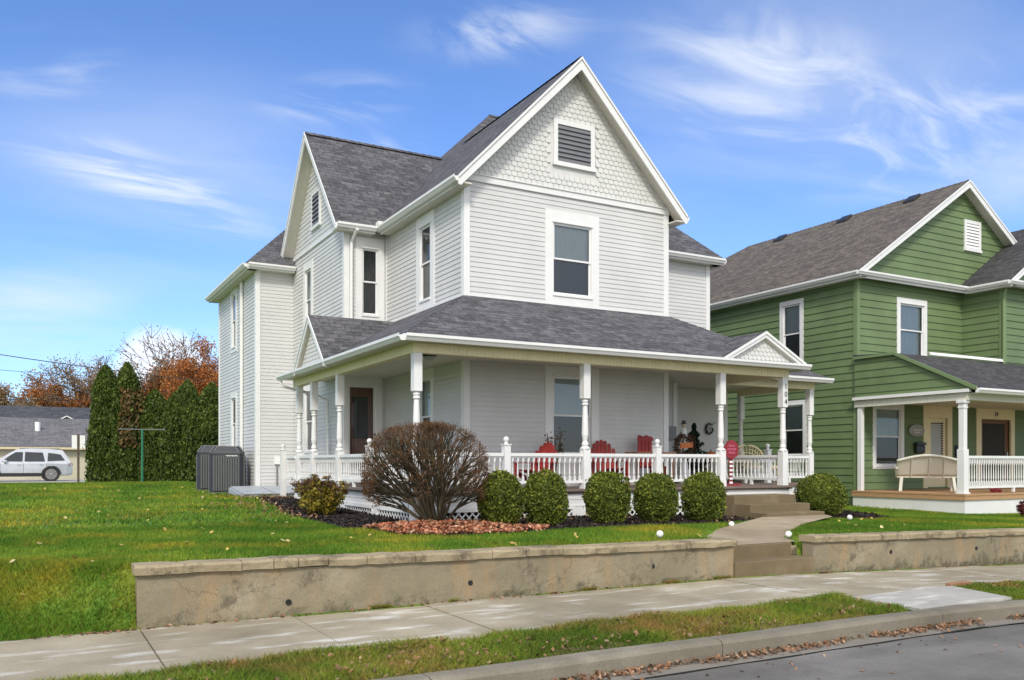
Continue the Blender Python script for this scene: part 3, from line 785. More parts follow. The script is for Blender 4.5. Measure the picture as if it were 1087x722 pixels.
for i, (px, d, pt, w, lab, br) in enumerate([
        (112, 37, 389, .68, 'tall dark green arborvitae at the left end of the hedge', 0),
        (135, 36.6, 386, .66, 'tallest arborvitae, second from the left, with a brown patch on its side', 1),
        (164, 37, 415, .74, 'broad low topped arborvitae just right of the green clothesline pole', 0),
        (186, 36.6, 418, .62, 'shorter arborvitae standing in the middle of the right hand hedge clump', 0),
        (199, 38.2, 405, .66, 'pointed arborvitae rising behind the right hand hedge clump', 0),
        (206.5, 36.4, 420, .55, 'slim arborvitae right of the pointed one and before it in the hedge', 0),
        (225, 36.6, 408, .72, 'arborvitae at the right end of the hedge, half hidden by the white house', 0)]):
    arbor(px, d, EYE + (492 - pt) * d / F, w, lab, 60 + i, br)

# ------------------------------------------------------------------ background trees
def tree(px, d, ptop, spread, lab, seed, leaf, density, lsize, bark='bark_grey', levels=5, z0=.3, lift=.3, cat='tree', clump=.35):
    x, y = at(px, d); H = EYE + (492 - ptop) * d / F - z0
    r = thing('deciduous_tree', (x, y, z0), lab, cat, 'autumn trees behind the garages')
    rr = random.Random(seed); tr = MB(); br = MB(); pts = []
    def grow(p, dirv, L, rad, lev):
        n = 4; q = [p]; dcur = dirv.copy()
        for i in range(n):
            dcur = (dcur + Vector((rr.gauss(0, .13), rr.gauss(0, .13), rr.gauss(0, .06) + .03))).normalized(); q.append(q[-1] + dcur * L / n)
        rads = [rad * (1 - .12 * i) for i in range(n + 1)]
        (tr if lev == 0 else br).tube(q, rads, 7 if lev == 0 else (5 if lev < 3 else 3), False)
        if lev >= levels - 2:
            for s in range(1, n + 1): pts.append(q[s])
        if lev >= levels: return
        k = 3 if lev else 6
        for i in range(k):
            st = q[-1] if i == 0 else q[rr.randint(2, n)]
            a = rr.uniform(0, 6.28); tilt = rr.uniform(.35, .85) if i else .2
            pr = dcur.orthogonal().normalized(); pr.rotate(Matrix.Rotation(a, 3, dcur).to_quaternion() if False else Matrix.Rotation(a, 3, dcur))
            nd = (dcur * math.cos(tilt) + pr * math.sin(tilt)); nd.x *= spread; nd.y *= spread; nd.normalize()
            grow(st, nd, L * rr.uniform(.62, .82), max(.028, rads[-1] * .76), lev + 1)
    grow(Vector((x, y, z0)), Vector((0, 0, 1)), H * lift, H * .026, 0)
    zm = max(p.z for p in pts); k = H / (zm - z0)
    for mbx in (tr, br): mbx.v = [(x + (a - x) * k, y + (b - y) * k, z0 + (c_ - z0) * k) for a, b, c_ in mbx.v]
    tr.build('trunk', bark, r, True); br.build('limbs', bark, r)
    if density:
        L = []
        for p in pts:
            w = Vector((x + (p.x - x) * k, y + (p.y - y) * k, z0 + (p.z - z0) * k))
            nn = noise.noise(w * .35 + Vector((seed, 0, 0)))
            for _ in range(int(density * (1 + nn * 1.4) + rr.random())): L.append(tuple(w + Vector((rr.gauss(0, clump), rr.gauss(0, clump), rr.gauss(0, clump * .8)))))
        if L: mk_np('crown', leaf_quads(np.array(L), lsize), 4, leaf, r)
    return r
tree(158, 92, 343, 1.25, 'tall nearly bare tree with fine upright branches behind the hedge', 3, 'tan_leaf', 1.2, .2, levels=5, lift=.24)
tree(203, 90, 350, .8, 'tree holding dark rusty leaf clumps high behind the right end of the hedge', 8, 'rust_leaf', 9, .24, levels=5, lift=.26)
tree(100, 93, 374, 1.3, 'bare brown tree crown above the dark garage roof, just left of the hedge', 4, 'tan_leaf', 5, .19, levels=5, lift=.25)
tree(78, 98, 398, 1.3, 'orange and tan tree above the middle of the garage roofs', 12, 'rust_leaf', 9, .24, levels=5, lift=.22)
tree(180, 98, 392, 1.5, 'broad rust orange tree low behind the middle of the hedge', 15, 'rust_leaf', 13, .27, levels=5, lift=.2, clump=.6)
tree(228, 100, 398, 1.4, 'dense rust orange tree between the hedge top and the white house', 16, 'rust_leaf', 13, .27, levels=5, lift=.2, clump=.6)
tree(125, 102, 398, 1.5, 'reddish tan tree filling the gap behind the tall hedge pair', 19, 'tan_leaf', 13, .28, levels=5, lift=.2, clump=.6)
tree(34, 104, 424, 1.5, 'low greyish tan tree above the left part of the slate roof', 23, 'tan_leaf', 12, .3, levels=5, lift=.2, clump=.6)
tree(-4, 92, 405, .7, 'pale leaved tree cut by the left edge of the photo', 29, 'tan_leaf', 5, .2, levels=5, lift=.25)
tree(-75, 95, 420, 1.5, 'wide tan tree beyond the left edge of the photo', 31, 'tan_leaf', 10, .3, levels=4, lift=.2, clump=.6)

# ------------------------------------------------------------------ garages, car, signs
A = Vector((1, 0, 0)); Bv = Vector((0, 1, 0))   # along the street, away from it
def cam_pt(px, d, z): x, y = at(px, d); return Vector((x, y, z))
def low_building(name, px0, px1, d, depth, zg, ze, zr, wallm, roofm, lab):
    p0, p1 = Vector((xat(px0, d), d, zg)), Vector((xat(px1, d), d, zg))
    r = thing(name, tuple((p0 + p1) / 2), lab, 'garage')
    o = Bv * .35
    for nm, quad in (('front_wall', [p0, p1]), ('back_wall', [p0 + Bv * depth, p1 + Bv * depth])):
        MB().prism([quad[0], quad[1], quad[1] + Vector((0, 0, ze - zg)), quad[0] + Vector((0, 0, ze - zg))], Bv * .12).build('wall', wallm, r)
    for p in (p0, p1):
        MB().prism([p, p + Bv * depth, p + Bv * depth + Vector((0, 0, ze - zg)), p + Bv * depth / 2 + Vector((0, 0, zr - zg - .1)), p + Vector((0, 0, ze - zg))], A * .1).build('gable_wall', wallm, r)
    e0, e1 = p0 - A * .4, p1 + A * .4; up = Vector((0, 0, ze - zg)); ur = Vector((0, 0, zr - zg))
    sl = (zr - ze) / (depth / 2) * .4
    m = MB(); m.prism([e0 + up - Bv * .4 - Vector((0, 0, sl)), e1 + up - Bv * .4 - Vector((0, 0, sl)), e1 + Bv * depth / 2 + ur, e0 + Bv * depth / 2 + ur], (0, 0, .1))
    m.prism([e0 + up + Bv * (depth + .4) - Vector((0, 0, sl)), e1 + up + Bv * (depth + .4) - Vector((0, 0, sl)), e1 + Bv * depth / 2 + ur, e0 + Bv * depth / 2 + ur], (0, 0, .1))
    m.build('roof', roofm, r, uv=True)
    m = MB(); m.beam(e0 + up - Bv * .45 - Vector((0, 0, sl)), e1 + up - Bv * .45 - Vector((0, 0, sl)), .1, .13); m.build('gutter', 'wicker', r)
    return r
g1 = low_building('garage', -70, 131, 62, 8.5, .45, 2.72, 4.55, 'garage_wall', 'roof_grey', 'long beige garage with a pale grey shingle roof behind the parked car')
p = Vector((xat(40, 64.2), 64.2, 3.55)); m = MB(); m.tube([p, p + Vector((0, 0, .75))], .16, 12); m.build('roof_vent', 'plastic_white', g1); MB().lathe(p + Vector((0, 0, .0)), [(.26, -.1), (.2, .12)], 12).build('vent_flashing', 'grey_metal', g1)
for px in (88,):
    p = cam_pt(px, 54.93, .5)
g2 = low_building('garage', 4, 122, 81, 9, .4, 3.2, 6.45, 'garage_wall', 'roof_slate', 'building with a dark slate roof rising behind the pale grey garage roof')
dm = MB(); c0 = Vector((xat(71, 82), 82.3, 5.18))
for s in (-1, 1): dm.beam(c0 + A * .75 * s, c0 + Vector((0, 0, .42)), .5, .09, (0, 0, 1))
dm.build('dormer_trim', 'white_trim', g2); MB().prism([c0 - A * .6, c0 + A * .6, c0 + Vector((0, 0, .38))], Bv * 1.2).build('dormer', 'roof_slate', g2, uv=True)

def suv():
    x, y = at(23, 48.6); z = .61
    R = math.pi + .03   # heading: to the left of the picture
    r = thing('parked_car', (0, 0, 0), 'silver sport utility vehicle parked side on before the beige garage at the left edge', 'car')
    W = .98
    def loft(prof, wf, name, mat, smooth=True, mirror=True):
        # prof: list of (x,z) closed outline; wf(x,z,k): half width at ring k
        pass
    # lower body: cross sections along x
    secs = [(-2.50, .42, .80, .80), (-2.47, .34, .98, .88), (-2.2, .30, 1.06, .95), (-1.2, .28, 1.09, .985), (0, .28, 1.07, .985), (1.0, .28, 1.05, .985), (1.35, .28, 1.04, .98), (1.9, .3, .99, .95), (2.3, .32, .93, .88), (2.48, .40, .82, .76), (2.52, .48, .70, .68)]
    v = []; f = []; n = 10
    for xx, zb, zt, w in secs:
        ring = [(-w * .93, zb), (-w, zb + .12), (-w, (zb + zt) / 2), (-w * .985, zt - .1), (-w * .93, zt), (w * .93, zt), (w * .985, zt - .1), (w, (zb + zt) / 2), (w, zb + .12), (w * .93, zb)]
        v += [(xx, a, b) for a, b in ring]
    for i in range(len(secs) - 1):
        for j in range(n): f.append((i * n + j, (i + 1) * n + j, (i + 1) * n + (j + 1) % n, i * n + (j + 1) % n))
    f += [tuple(range(n)), tuple(range((len(secs) - 1) * n, len(secs) * n))[::-1]]
    b = mk('body', v, f, 'car_silver', r); bv = b.modifiers.new('b', 'BEVEL'); bv.width = .03; bv.segments = 2
    # cabin
    low = [(-2.30, 1.02), (1.28, 1.02)]; hi = [(-1.92, 1.72), (.28, 1.76)]
    v = []
    cab = [(-2.38, 1.02, .86), (-2.25, 1.35, .82), (-1.98, 1.70, .70), (-1.3, 1.775, .68), (-.4, 1.79, .68), (.25, 1.74, .69), (.75, 1.42, .78), (1.30, 1.03, .87)]
    # cabin as a side profile extruded with tumblehome
    top = cab[2:6]
    prof = [(a, b_) for a, b_, _ in cab]
    v = [(a, -w, b_) for a, b_, w in cab] + [(a, w, b_) for a, b_, w in cab]; k = len(cab)
    f = [tuple(range(k)), tuple(range(k, 2 * k))[::-1]] + [(i, (i + 1) % k, k + (i + 1) % k, k + i) for i in range(k)]
    c = mk('roof', v, f, 'car_silver', r); bv = c.modifiers.new('b', 'BEVEL'); bv.width = .035; bv.segments = 2
    def wy(z): return lerp(.872, .685, (z - 1.02) / .74) + .006
    for s in (-1, 1):
        for nm, q in (('front_side_window', [(.98, 1.10), (-.02, 1.10), (-.05, 1.62), (.30, 1.62), (.60, 1.42)]), ('rear_side_window', [(-.12, 1.10), (-1.12, 1.10), (-1.02, 1.60), (-.15, 1.63)]), ('quarter_window', [(-1.24, 1.12), (-2.12, 1.16), (-1.9, 1.50), (-1.28, 1.59)])):
            MB().prism([(a, s * wy(b_), b_) for a, b_ in q], (0, s * .006, 0)).build('side_window', 'car_glass_dark', r)
        # door seams, sill, handle
        for xx in (1.02, -.06, -1.18): MB().box(xx - .006, xx + .006, *sorted((s * .983, s * .992)), .42, 1.0).build('door_seam', 'black_metal', r)
        MB().box(-1.35, 1.45, *sorted((s * .95, s * 1.0)), .26, .46).build('sill_cladding', 'black_metal', r)
        for xx in (.05, -1.02): MB().box(xx, xx + .18, *sorted((s * .985, s * 1.01)), .90, .93).build('door_handle', 'rim', r)
        m = MB(); m.box(.72, .90, *sorted((s * .92, s * 1.12)), 1.05, 1.18); m.build('side_mirror', 'car_silver', r, bevel=.03)
        for xx in (-1.42, 1.52):
            m = MB(); m.tube([(xx, s * .80, .385), (xx, s * 1.0, .385)], .385, 26); w = m.build('tyre', 'tyre', r)
            m = MB(); m.tube([(xx, s * 1.0, .385), (xx, s * 1.008, .385)], .30, 20); m.build('wheel_disc', 'grey_metal', r)
            m = MB()
            for q in range(5):
                a = q * 2 * math.pi / 5; m.beam((xx, s * 1.012, .385), (xx + .27 * math.cos(a), s * 1.012, .385 + .27 * math.sin(a)), .02, .07, (0, 1, 0))
            m.tube([(xx, s * 1.005, .385), (xx, s * 1.03, .385)], .06, 10); m.build('rim', 'rim', r)
            m = MB(); m.tube([(xx + .45 * math.cos(t), s * .992, .385 + .45 * math.sin(t)) for t in [math.pi * k2 / 12 for k2 in range(13)]], .05, 6); m.build('wheel_arch', 'black_metal', r)
            m = MB(); m.tube([(xx, s * .93, .40), (xx, s * .9875, .40)], .44, 24); m.build('wheel_well', 'black_metal', r)
        MB().prism([(-2.36, s * .885, 1.02), (-2.52, s * .70, .98), (-2.50, s * .72, .84), (-2.30, s * .955, .86)], (0, s * .02, 0)).build('tail_light', 'tail_red', r)
        MB().prism([(2.25, s * .90, .86), (2.50, s * .72, .74), (2.50, s * .70, .66), (2.2, s * .93, .74)], (0, s * .02, 0)).build('headlight', 'plastic_white', r)
        m = MB(); m.beam((-1.9, s * .62, 1.82), (.1, s * .62, 1.83), .04, .035); m.build('roof_rail', 'grey_metal', r)
    MB().prism([(1.22, -.80, 1.09), (1.22, .80, 1.09), (.36, .64, 1.69), (.36, -.64, 1.69)], (.02, 0, .012)).build('windscreen', 'car_glass_dark', r)
    r.rotation_euler.z = R; r.location = (x, y, z)
pm('car_glass_dark', (.03, .035, .04), .08, .1, 4, 0)
suv()
# two road sign backs on one post
x, y = at(83.2, 41); z = ground(x, y)
sg = thing('sign_post', (x, y, z), 'dark post carrying two white rectangular sign panels seen from behind, between car and hedge', 'sign')
MB().box(x - .05, x + .05, y - .04, y + .04, z - .1, 2.98).build('post', 'bark', sg)
for s in (-1, 1):
    c0 = Vector((x, y, 2.62)) + A * (.15 * s + .02 * s) - Bv * .06
    hw = .11; MB().prism([c0 - A * hw - Vector((0, 0, .31)), c0 + A * hw - Vector((0, 0, .31)), c0 + A * hw + Vector((0, 0, .31)), c0 - A * hw + Vector((0, 0, .31))], -Bv * .01).build('sign_panel', 'plastic_white', sg)
# clothesline pole
x, y = at(151, 32.7); z = ground(x, y)
cpz = thing('clothesline_pole', (x, y, z), 'green steel clothesline pole with a T crossbar before the hedge', 'clothesline pole')
MB().tube([(x, y, z - .1), (x, y, EYE + 36 * 32.7 / F)], .045, 10).build('post', 'pole_green', cpz)
c0 = Vector((x, y, EYE + 36 * 32.7 / F)); MB().tube([c0 - A * .82, c0 + A * .82], .019, 8).build('crossbar', 'grey_metal', cpz)
for k in (-.75, -.35, .35, .75): MB().tube([c0 + A * k, c0 + A * k + Vector((0, 0, .07))], .012, 5).build('hook', 'grey_metal', cpz)
# power lines
def wire(pa, pb, lab, r=.03, sag=.5):
    n = 16; a, b = Vector(pa), Vector(pb); P = [a.lerp(b, i / n) - Vector((0, 0, sag * 4 * (i / n) * (1 - i / n))) for i in range(n + 1)]
    tag(MB().tube(P, r, 5).build('power_line', 'house_wire'), lab, 'power line', 'overhead power lines')
def zz(py, d): return EYE + (492 - py) * d / F
wire(cam_pt(-150, 56, zz(352, 56)), cam_pt(330, 70, zz(415, 70)), 'topmost power line crossing the sky and dipping right into the trees', .03, .4)
wire(cam_pt(-150, 60, zz(377, 60)), cam_pt(170, 75, zz(402, 75)), 'middle thin power line below the topmost one at the left edge', .018, .3)
wire(cam_pt(-150, 60, zz(418, 60)), cam_pt(120, 80, zz(424, 80)), 'lowest power line just above the slate garage roof', .025, .2)

# air conditioners and cellar hatch
def ac(x, y, rz, lab, s=1.0):
    r = thing('air_conditioner', (0, 0, 0), lab, 'air conditioner', 'grey air conditioning units beside the white house')
    w, h = .46, 1.13
    m = MB(); m.box(-.5, .5, -.5, .5, -.06, .03); m.build('pad', 'curb', r)
    def rr_(w, c=.10): return [(-w + c, -w), (w - c, -w), (w, -w + c), (w, w - c), (w - c, w), (-w + c, w), (-w, w - c), (-w, -w + c)]
    m = MB(); m.prism([(a, b, .03) for a, b in rr_(w)], (0, 0, h - .03)); m.build('cabinet', 'ac_dark', r)
    m = MB()
    for sgn in (0, 1, 2, 3):
        for k in range(11):
            t = -w + .13 + k * (2 * w - .26) / 10; p = Matrix.Rotation(sgn * math.pi / 2, 3, 'Z') @ Vector((t, -w - .008, 0))
            m.box(p.x - .024, p.x + .024, p.y - .024, p.y + .024, .08, h - .06)
    m.build('louvre', 'ac_metal', r)
    m = MB(); m.prism([(a, b, h) for a, b in rr_(w + .01)], (0, 0, .05)); m.build('top_rim', 'ac_metal', r)
    m = MB(); v = [(a, b, h + .05) for a, b in rr_(w - .02)] + [(a, b, h + .20) for a, b in rr_(w - .12)]
    m.add(v, [(i, (i + 1) % 8, 8 + (i + 1) % 8, 8 + i) for i in range(8)] + [tuple(range(8, 16))]); m.build('fan_guard', 'ac_dark', r)
    m = MB()
    for i in range(8): m.tube([v[i], v[8 + i]], .014, 5)
    for i in range(8): m.tube([v[8 + i], v[8 + (i + 1) % 8]], .012, 5)
    m.build('guard_frame', 'grey_metal', r)
    MB().box(-.02, .3, -w - .03, -w - .023, h - .09, h - .05).build('name_plate', 'plastic_white', r)
    r.location = (x, y, ground(x, y)); r.rotation_euler.z = rz; r.scale = (s, s, s)
x, y = at(240.5, 24.3); ac(x + .02, y, -.25, 'grey ribbed air conditioner nearest the white house corner', .98)
x, y = at(228.5, 25.9); ac(x - .02, y, -.25, 'grey ribbed air conditioner standing behind and left of the other unit', 1.0)
ch = thing('cellar_hatch', (5.7, 23.6, .75), 'low sloping blue grey metal cellar hatch at the foot of the white wall', 'cellar hatch')
z = ground(5.2, 23)
MB().prism([(4.75, 22.75, z - .05), (4.75, 24.36, z - .05), (4.75, 24.36, z + .20), (4.75, 22.75, z + .05)], (1.7, 0, 0)).build('hatch_frame', 'bulkhead', ch)
for a, b in ((4.80, 5.57), (5.60, 6.40)):
    MB().prism([(a, 22.72, z + .06), (b, 22.72, z + .06), (b, 24.33, z + .21), (a, 24.33, z + .21)], (0, 0, .025)).build('hatch_door', 'bulkhead', ch)
# ------------------------------------------------------------------ wall tools
def pane(F_, u0, u1, z0, z1, off, parent):
    m = MB(); q = [F_.P(u0, z0, off), F_.P(u1, z0, off), F_.P(u1, z1, off), F_.P(u0, z1, off)]
    if F_.d.cross(Vector((0, 0, 1))).dot(F_.n) < 0: q = q[::-1]      # glass faces outward
    m.add(q, [(0, 1, 2, 3)]); return m.build('pane', 'glass', parent)
class Fr:
    def __init__(s, o, d, n): s.o = Vector((*o, 0)); s.d = Vector((*d, 0)); s.n = Vector((*n, 0))
    def P(s, u, z, off=0): p = s.o + s.d * u + s.n * off; return (p.x, p.y, z)
def front(y): return Fr((0, y), (1, 0), (0, -1))       # u = X
def left(x): return Fr((x, 0), (0, 1), (-1, 0))        # u = Y
def right(x): return Fr((x, 0), (0, 1), (1, 0))
def back(y): return Fr((0, y), (1, 0), (0, 1))
def fbox(mb, F_, u0, u1, o0, o1, z0, z1):
    v = [F_.P(u, z, o) for z in (z0, z1) for o in (o0, o1) for u in (u0, u1)]
    return mb.add(v, [(0, 2, 3, 1), (4, 5, 7, 6), (0, 1, 5, 4), (2, 6, 7, 3), (0, 4, 6, 2), (1, 3, 7, 5)])
def clap(mb, F_, u0, u1, z0, z1, e=.1, dep=.013, holes=(), lo=None, hi=None, base=None):
    lo = lo or (lambda z: u0); hi = hi or (lambda z: u1); base = z0 if base is None else base
    zb = {round(z0, 4), round(z1, 4)}; k = math.ceil((z0 - base) / e)
    while base + k * e < z1: zb.add(round(base + k * e, 4)); k += 1
    for h in holes:
        for z in h[2:4]:
            if z0 < z < z1: zb.add(round(z, 4))
    zb = sorted(zb)
    zb = [z for i, z in enumerate(zb) if i == 0 or z - zb[i - 1] > 1e-3]
    for a, b in zip(zb, zb[1:]):
        fa = ((a - base) / e) % 1; fa = 0 if fa > .99 else fa; fb = fa + (b - a) / e
        oa, ob = dep * (1 - fa), dep * (1 - min(1, fb)); oa = max(oa, .0008); ob = max(ob, .0008); m = (a + b) / 2
        cuts = sorted([(h[0], h[1]) for h in holes if h[2] < m < h[3]])
        spans = []; sa, sb = lo(a), lo(b)
        for c0, c1 in cuts: spans.append((sa, sb, c0, c0)); sa = sb = c1
        spans.append((sa, sb, hi(a), hi(b)))
        for p, q, r_, s_ in spans:
            if r_ - p < 1e-4 and s_ - q < 1e-4: continue
            mb.add([F_.P(p, a, oa), F_.P(r_, a, oa), F_.P(s_, b, ob), F_.P(q, b, ob)], [(0, 1, 2, 3)])
            if fa == 0: mb.add([F_.P(p, a, 0), F_.P(r_, a, 0), F_.P(r_, a, oa), F_.P(p, a, oa)], [(0, 1, 2, 3)])
def fscales(mb, F_, z0, z1, lo, hi, w=.135, e=.105, hole=None, off=.012):
    r = 0; z = z0
    while z < z1 + e:
        u = math.floor(lo(z) / w) * w + (w / 2 if r % 2 else 0)
        while u < hi(z) + w:
            zt, zc = z + e * 1.35, z
            shape = [(-w / 2 + .004, zt), (-w / 2 + .004, zc + .035)] + [(-(w / 2 - .004) * math.cos(t), zc + .035 - .035 * math.sin(t)) for t in (.5, 1.05, 1.57, 2.09, 2.64)] + [(w / 2 - .004, zc + .035), (w / 2 - .004, zt)]
            zm = zc + e * .5
            if lo(zc + .03) + .01 < u - w * .3 and u + w * .3 < hi(zc + .03) - .01 and lo(zt) - w * .35 < u < hi(zt) + w * .35 and not (hole and hole[0] - w * .2 < u < hole[1] + w * .2 and hole[2] - e < zm < hole[3]):
                pts = []
                for (du, zz_) in shape:
                    uu = min(max(u + du, lo(zz_)), hi(zz_)); t = (zz_ - zc) / (zt - zc); pts.append(F_.P(uu, min(zz_, z1), off + .018 * (1 - t)))
                n = len(pts); bk = [F_.P(min(max(u + du, lo(zz_)), hi(zz_)), min(zz_, z1), off - .004) for du, zz_ in shape]
                mb.add(pts + bk, [tuple(range(n))] + [(i, (i + 1) % n, n + (i + 1) % n, n + i) for i in range(n)])
            u += w
        z += e; r += 1
def window(parent, F_, u0, u1, z0, z1, tw=.17, head=.24, sill=.17, casing='white_trim', upper='curtain_light', lower='screen', sash='white_trim', meet=.5, label=None, name='window', head_mold=True, ret=.06):
    m = MB(); pr = .028
    fbox(m, F_, u0 - tw, u0, -.02, pr, z0 - sill, z1 + head)
    fbox(m, F_, u1, u1 + tw, -.02, pr, z0 - sill, z1 + head)
    fbox(m, F_, u0, u1, -.02, pr - .002, z1, z1 + head)
    fbox(m, F_, u0, u1, -.02, pr - .002, z0 - sill, z0)
    fbox(m, F_, u0 - .02, u1 + .02, pr - .002, pr + .022, z0 - .05, z0 - .004)
    if head_mold: fbox(m, F_, u0 - .03, u1 + .03, pr - .002, pr + .02, z1 + .004, z1 + .03)
    # reveal
    for a, b, c, d in ((u0, u0 + .004, z0, z1), (u1 - .004, u1, z0, z1), (u0 + .004, u1 - .004, z0, z0 + .004), (u0 + .004, u1 - .004, z1 - .004, z1)): fbox(m, F_, a, b, -.06, .0, c, d)
    w = m.build(name, casing, parent)
    if label: w['label'] = label
    zm = lerp(z0, z1, meet); s = .038
    for nm, za, zb, oo in (('sash', z0 + .004, zm + .02, -.028), ('sash', zm - .02, z1 - .004, -.004)):
        m = MB(); a, b = u0 + .004, u1 - .004
        fbox(m, F_, a, a + s, oo - .022, oo, za, zb); fbox(m, F_, b - s, b, oo - .022, oo, za, zb)
        fbox(m, F_, a + s, b - s, oo - .022, oo, za, za + s); fbox(m, F_, a + s, b - s, oo - .022, oo, zb - s, zb)
        m.build(nm, sash, w)
    a, b = u0 + s + .002, u1 - s - .002
    pane(F_, a, b, z0 + s, zm, -.040, w)
    pane(F_, a, b, zm, z1 - s, -.015, w)
    for nm, mt, za, zb, oo in (('blind', upper, zm - .02, z1 + .02, -.075), ('curtain', lower, z0 - .02, zm + .05, -.10)):  # pale ones are fabric; the dark sheets stand for the unlit room
        if not mt: continue
        q = frange(u0 + .0, u1 - .0, .035); v = []; k = len(q)
        for z in (za, zb):
            for i, uu in enumerate(q): v.append(F_.P(uu, z, oo + (.014 * math.sin(i * 1.9) if mt.startswith('curtain') else 0)))
        mk(nm, v, [(i, i + 1, k + i + 1, k + i) for i in range(k - 1)], mt, w, True)
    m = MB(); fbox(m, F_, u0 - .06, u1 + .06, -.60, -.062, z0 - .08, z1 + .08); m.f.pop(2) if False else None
    # open box behind, coloured near black for the unlit room (five faces)
    bx = m.v; m2 = MB(); m2.add(bx, [(0, 1, 5, 4), (0, 2, 3, 1), (4, 5, 7, 6), (0, 4, 6, 2), (1, 3, 7, 5)]); m2.build('room_dark', 'void_shade', w)
    return w
def slab(name, poly, t, mat, parent, uv=True): return MB().prism(poly, (0, 0, -t)).build(name, mat, parent, uv=uv)
def gutter(parent, p, q, out, mat='white_trim', name='gutter'):
    p, q, o = Vector(p), Vector(q), Vector((*out, 0)).normalized()
    pr = [(0, -.115), (.07, -.115), (.105, -.06), (.12, -.05), (.12, 0), (.105, 0), (.105, -.03), (.012, -.03), (.012, 0), (0, 0)]
    d = (q - p)
    return MB().prism([p + o * a + Vector((0, 0, b)) for a, b in pr], d).build(name, mat, parent)
def post(parent, x, y, z0=1.12, z1=3.50, w=.15, zlow=1.88, zup=2.84, name='porch_post', mat='white_trim'):
    m = MB(); h = w / 2
    m.box(x - h - .008, x + h + .008, y - h - .008, y + h + .008, z0, z0 + .12)
    m.box(x - h, x + h, y - h, y + h, z0 + .12, zlow)
    m.lathe((x, y, 0), [(.10, zlow), (.085, zlow + .03), (.052, zlow + .05), (.07, zlow + .08), (.058, zlow + .12), (.045, zlow + .15), (.066, zlow + .26), (.060, zlow + .5), (.050, zup - .2), (.047, zup - .15), (.07, zup - .12), (.052, zup - .09), (.068, zup - .05), (.055, zup - .03), (.095, zup)], 14)
    m.box(x - h, x + h, y - h, y + h, zup, z1)
    return m.build(name, mat, parent)
BAL = {}
def baluster_mesh(h, w=.036, mat='white_trim'):
    k = (round(h, 3), mat)
    if k not in BAL:
        m = MB(); m.box(-w / 2, w / 2, -w / 2, w / 2, 0, h * .18); r = w * .5
        m.lathe((0, 0, 0), [(r * .9, h * .18), (r * .55, h * .22), (r * .95, h * .3), (r * .7, h * .5), (r * .5, h * .74), (r * .95, h * .80), (r * .6, h * .83)], 8)
        m.box(-w / 2, w / 2, -w / 2, w / 2, h * .83, h); m_o = m.build('baluster', mat); me = m_o.data
        bpy.data.objects.remove(m_o); BAL[k] = me
    return BAL[k]
def railing(parent, p, q, zt=1.79, zb=1.23, sp=.115, many=True, mat='white_trim', name='porch_railing', feet=True, h=None):
    p, q = Vector((*p, 0)), Vector((*q, 0)); d = (q - p); L = d.length; d.normalize(); m = MB()
    a, b = p + Vector((0, 0, zt - .03)), q + Vector((0, 0, zt - .03)); m.beam(a, b, .085, .06)
    m.beam(a - Vector((0, 0, .042)), b - Vector((0, 0, .042)), .045, .024)
    m.beam(p + Vector((0, 0, zb + .025)), q + Vector((0, 0, zb + .025)), .05, .05)
    if feet: 
        c = (p + q) / 2; m.box(c.x - .03, c.x + .03, c.y - .03, c.y + .03, zb - .11, zb)
    r = m.build(name, mat, parent); off = ORG[r.name]
    me = baluster_mesh(zt - .084 - zb - .05, mat=mat); n = int(round(L / sp)); obs = []
    pts = [p + d * (L * (i + .5) / n) for i in range(n)]
    if many:
        for c in pts:
            o = bpy.data.objects.new('baluster', me); COL.objects.link(o); o.parent = r
            o.location = (c.x - off.x, c.y - off.y, zb + .05 - off.z); o.rotation_euler.z = math.atan2(d.y, d.x)
    else:
        v = []; f = []
        for c in pts:
            k = len(v)
            for vv in me.vertices: v.append((vv.co.x + c.x, vv.co.y + c.y, vv.co.z + zb + .05))
            f += [tuple(i + k for i in pl.vertices) for pl in me.polygons]
        o = mk('balusters', v, f, mat, r); o['kind'] = 'stuff'
    return r
def newel(parent, x, y, z0=1.12, zt=1.93, w=.125):
    m = MB(); h = w / 2; m.box(x - h, x + h, y - h, y + h, z0, zt); m.box(x - h - .012, x + h + .012, y - h - .012, y + h + .012, zt, zt + .02)
    m.lathe((x, y, zt + .02), [(.05, 0), (.03, .02), (.035, .03)] + [(.055 * math.sin(t), .085 - .055 * math.cos(t)) for t in [.6, 1, 1.57, 2.1, 2.6]] + [(.004, .14)], 12)
    return m.build('newel_post', 'white_trim', parent)
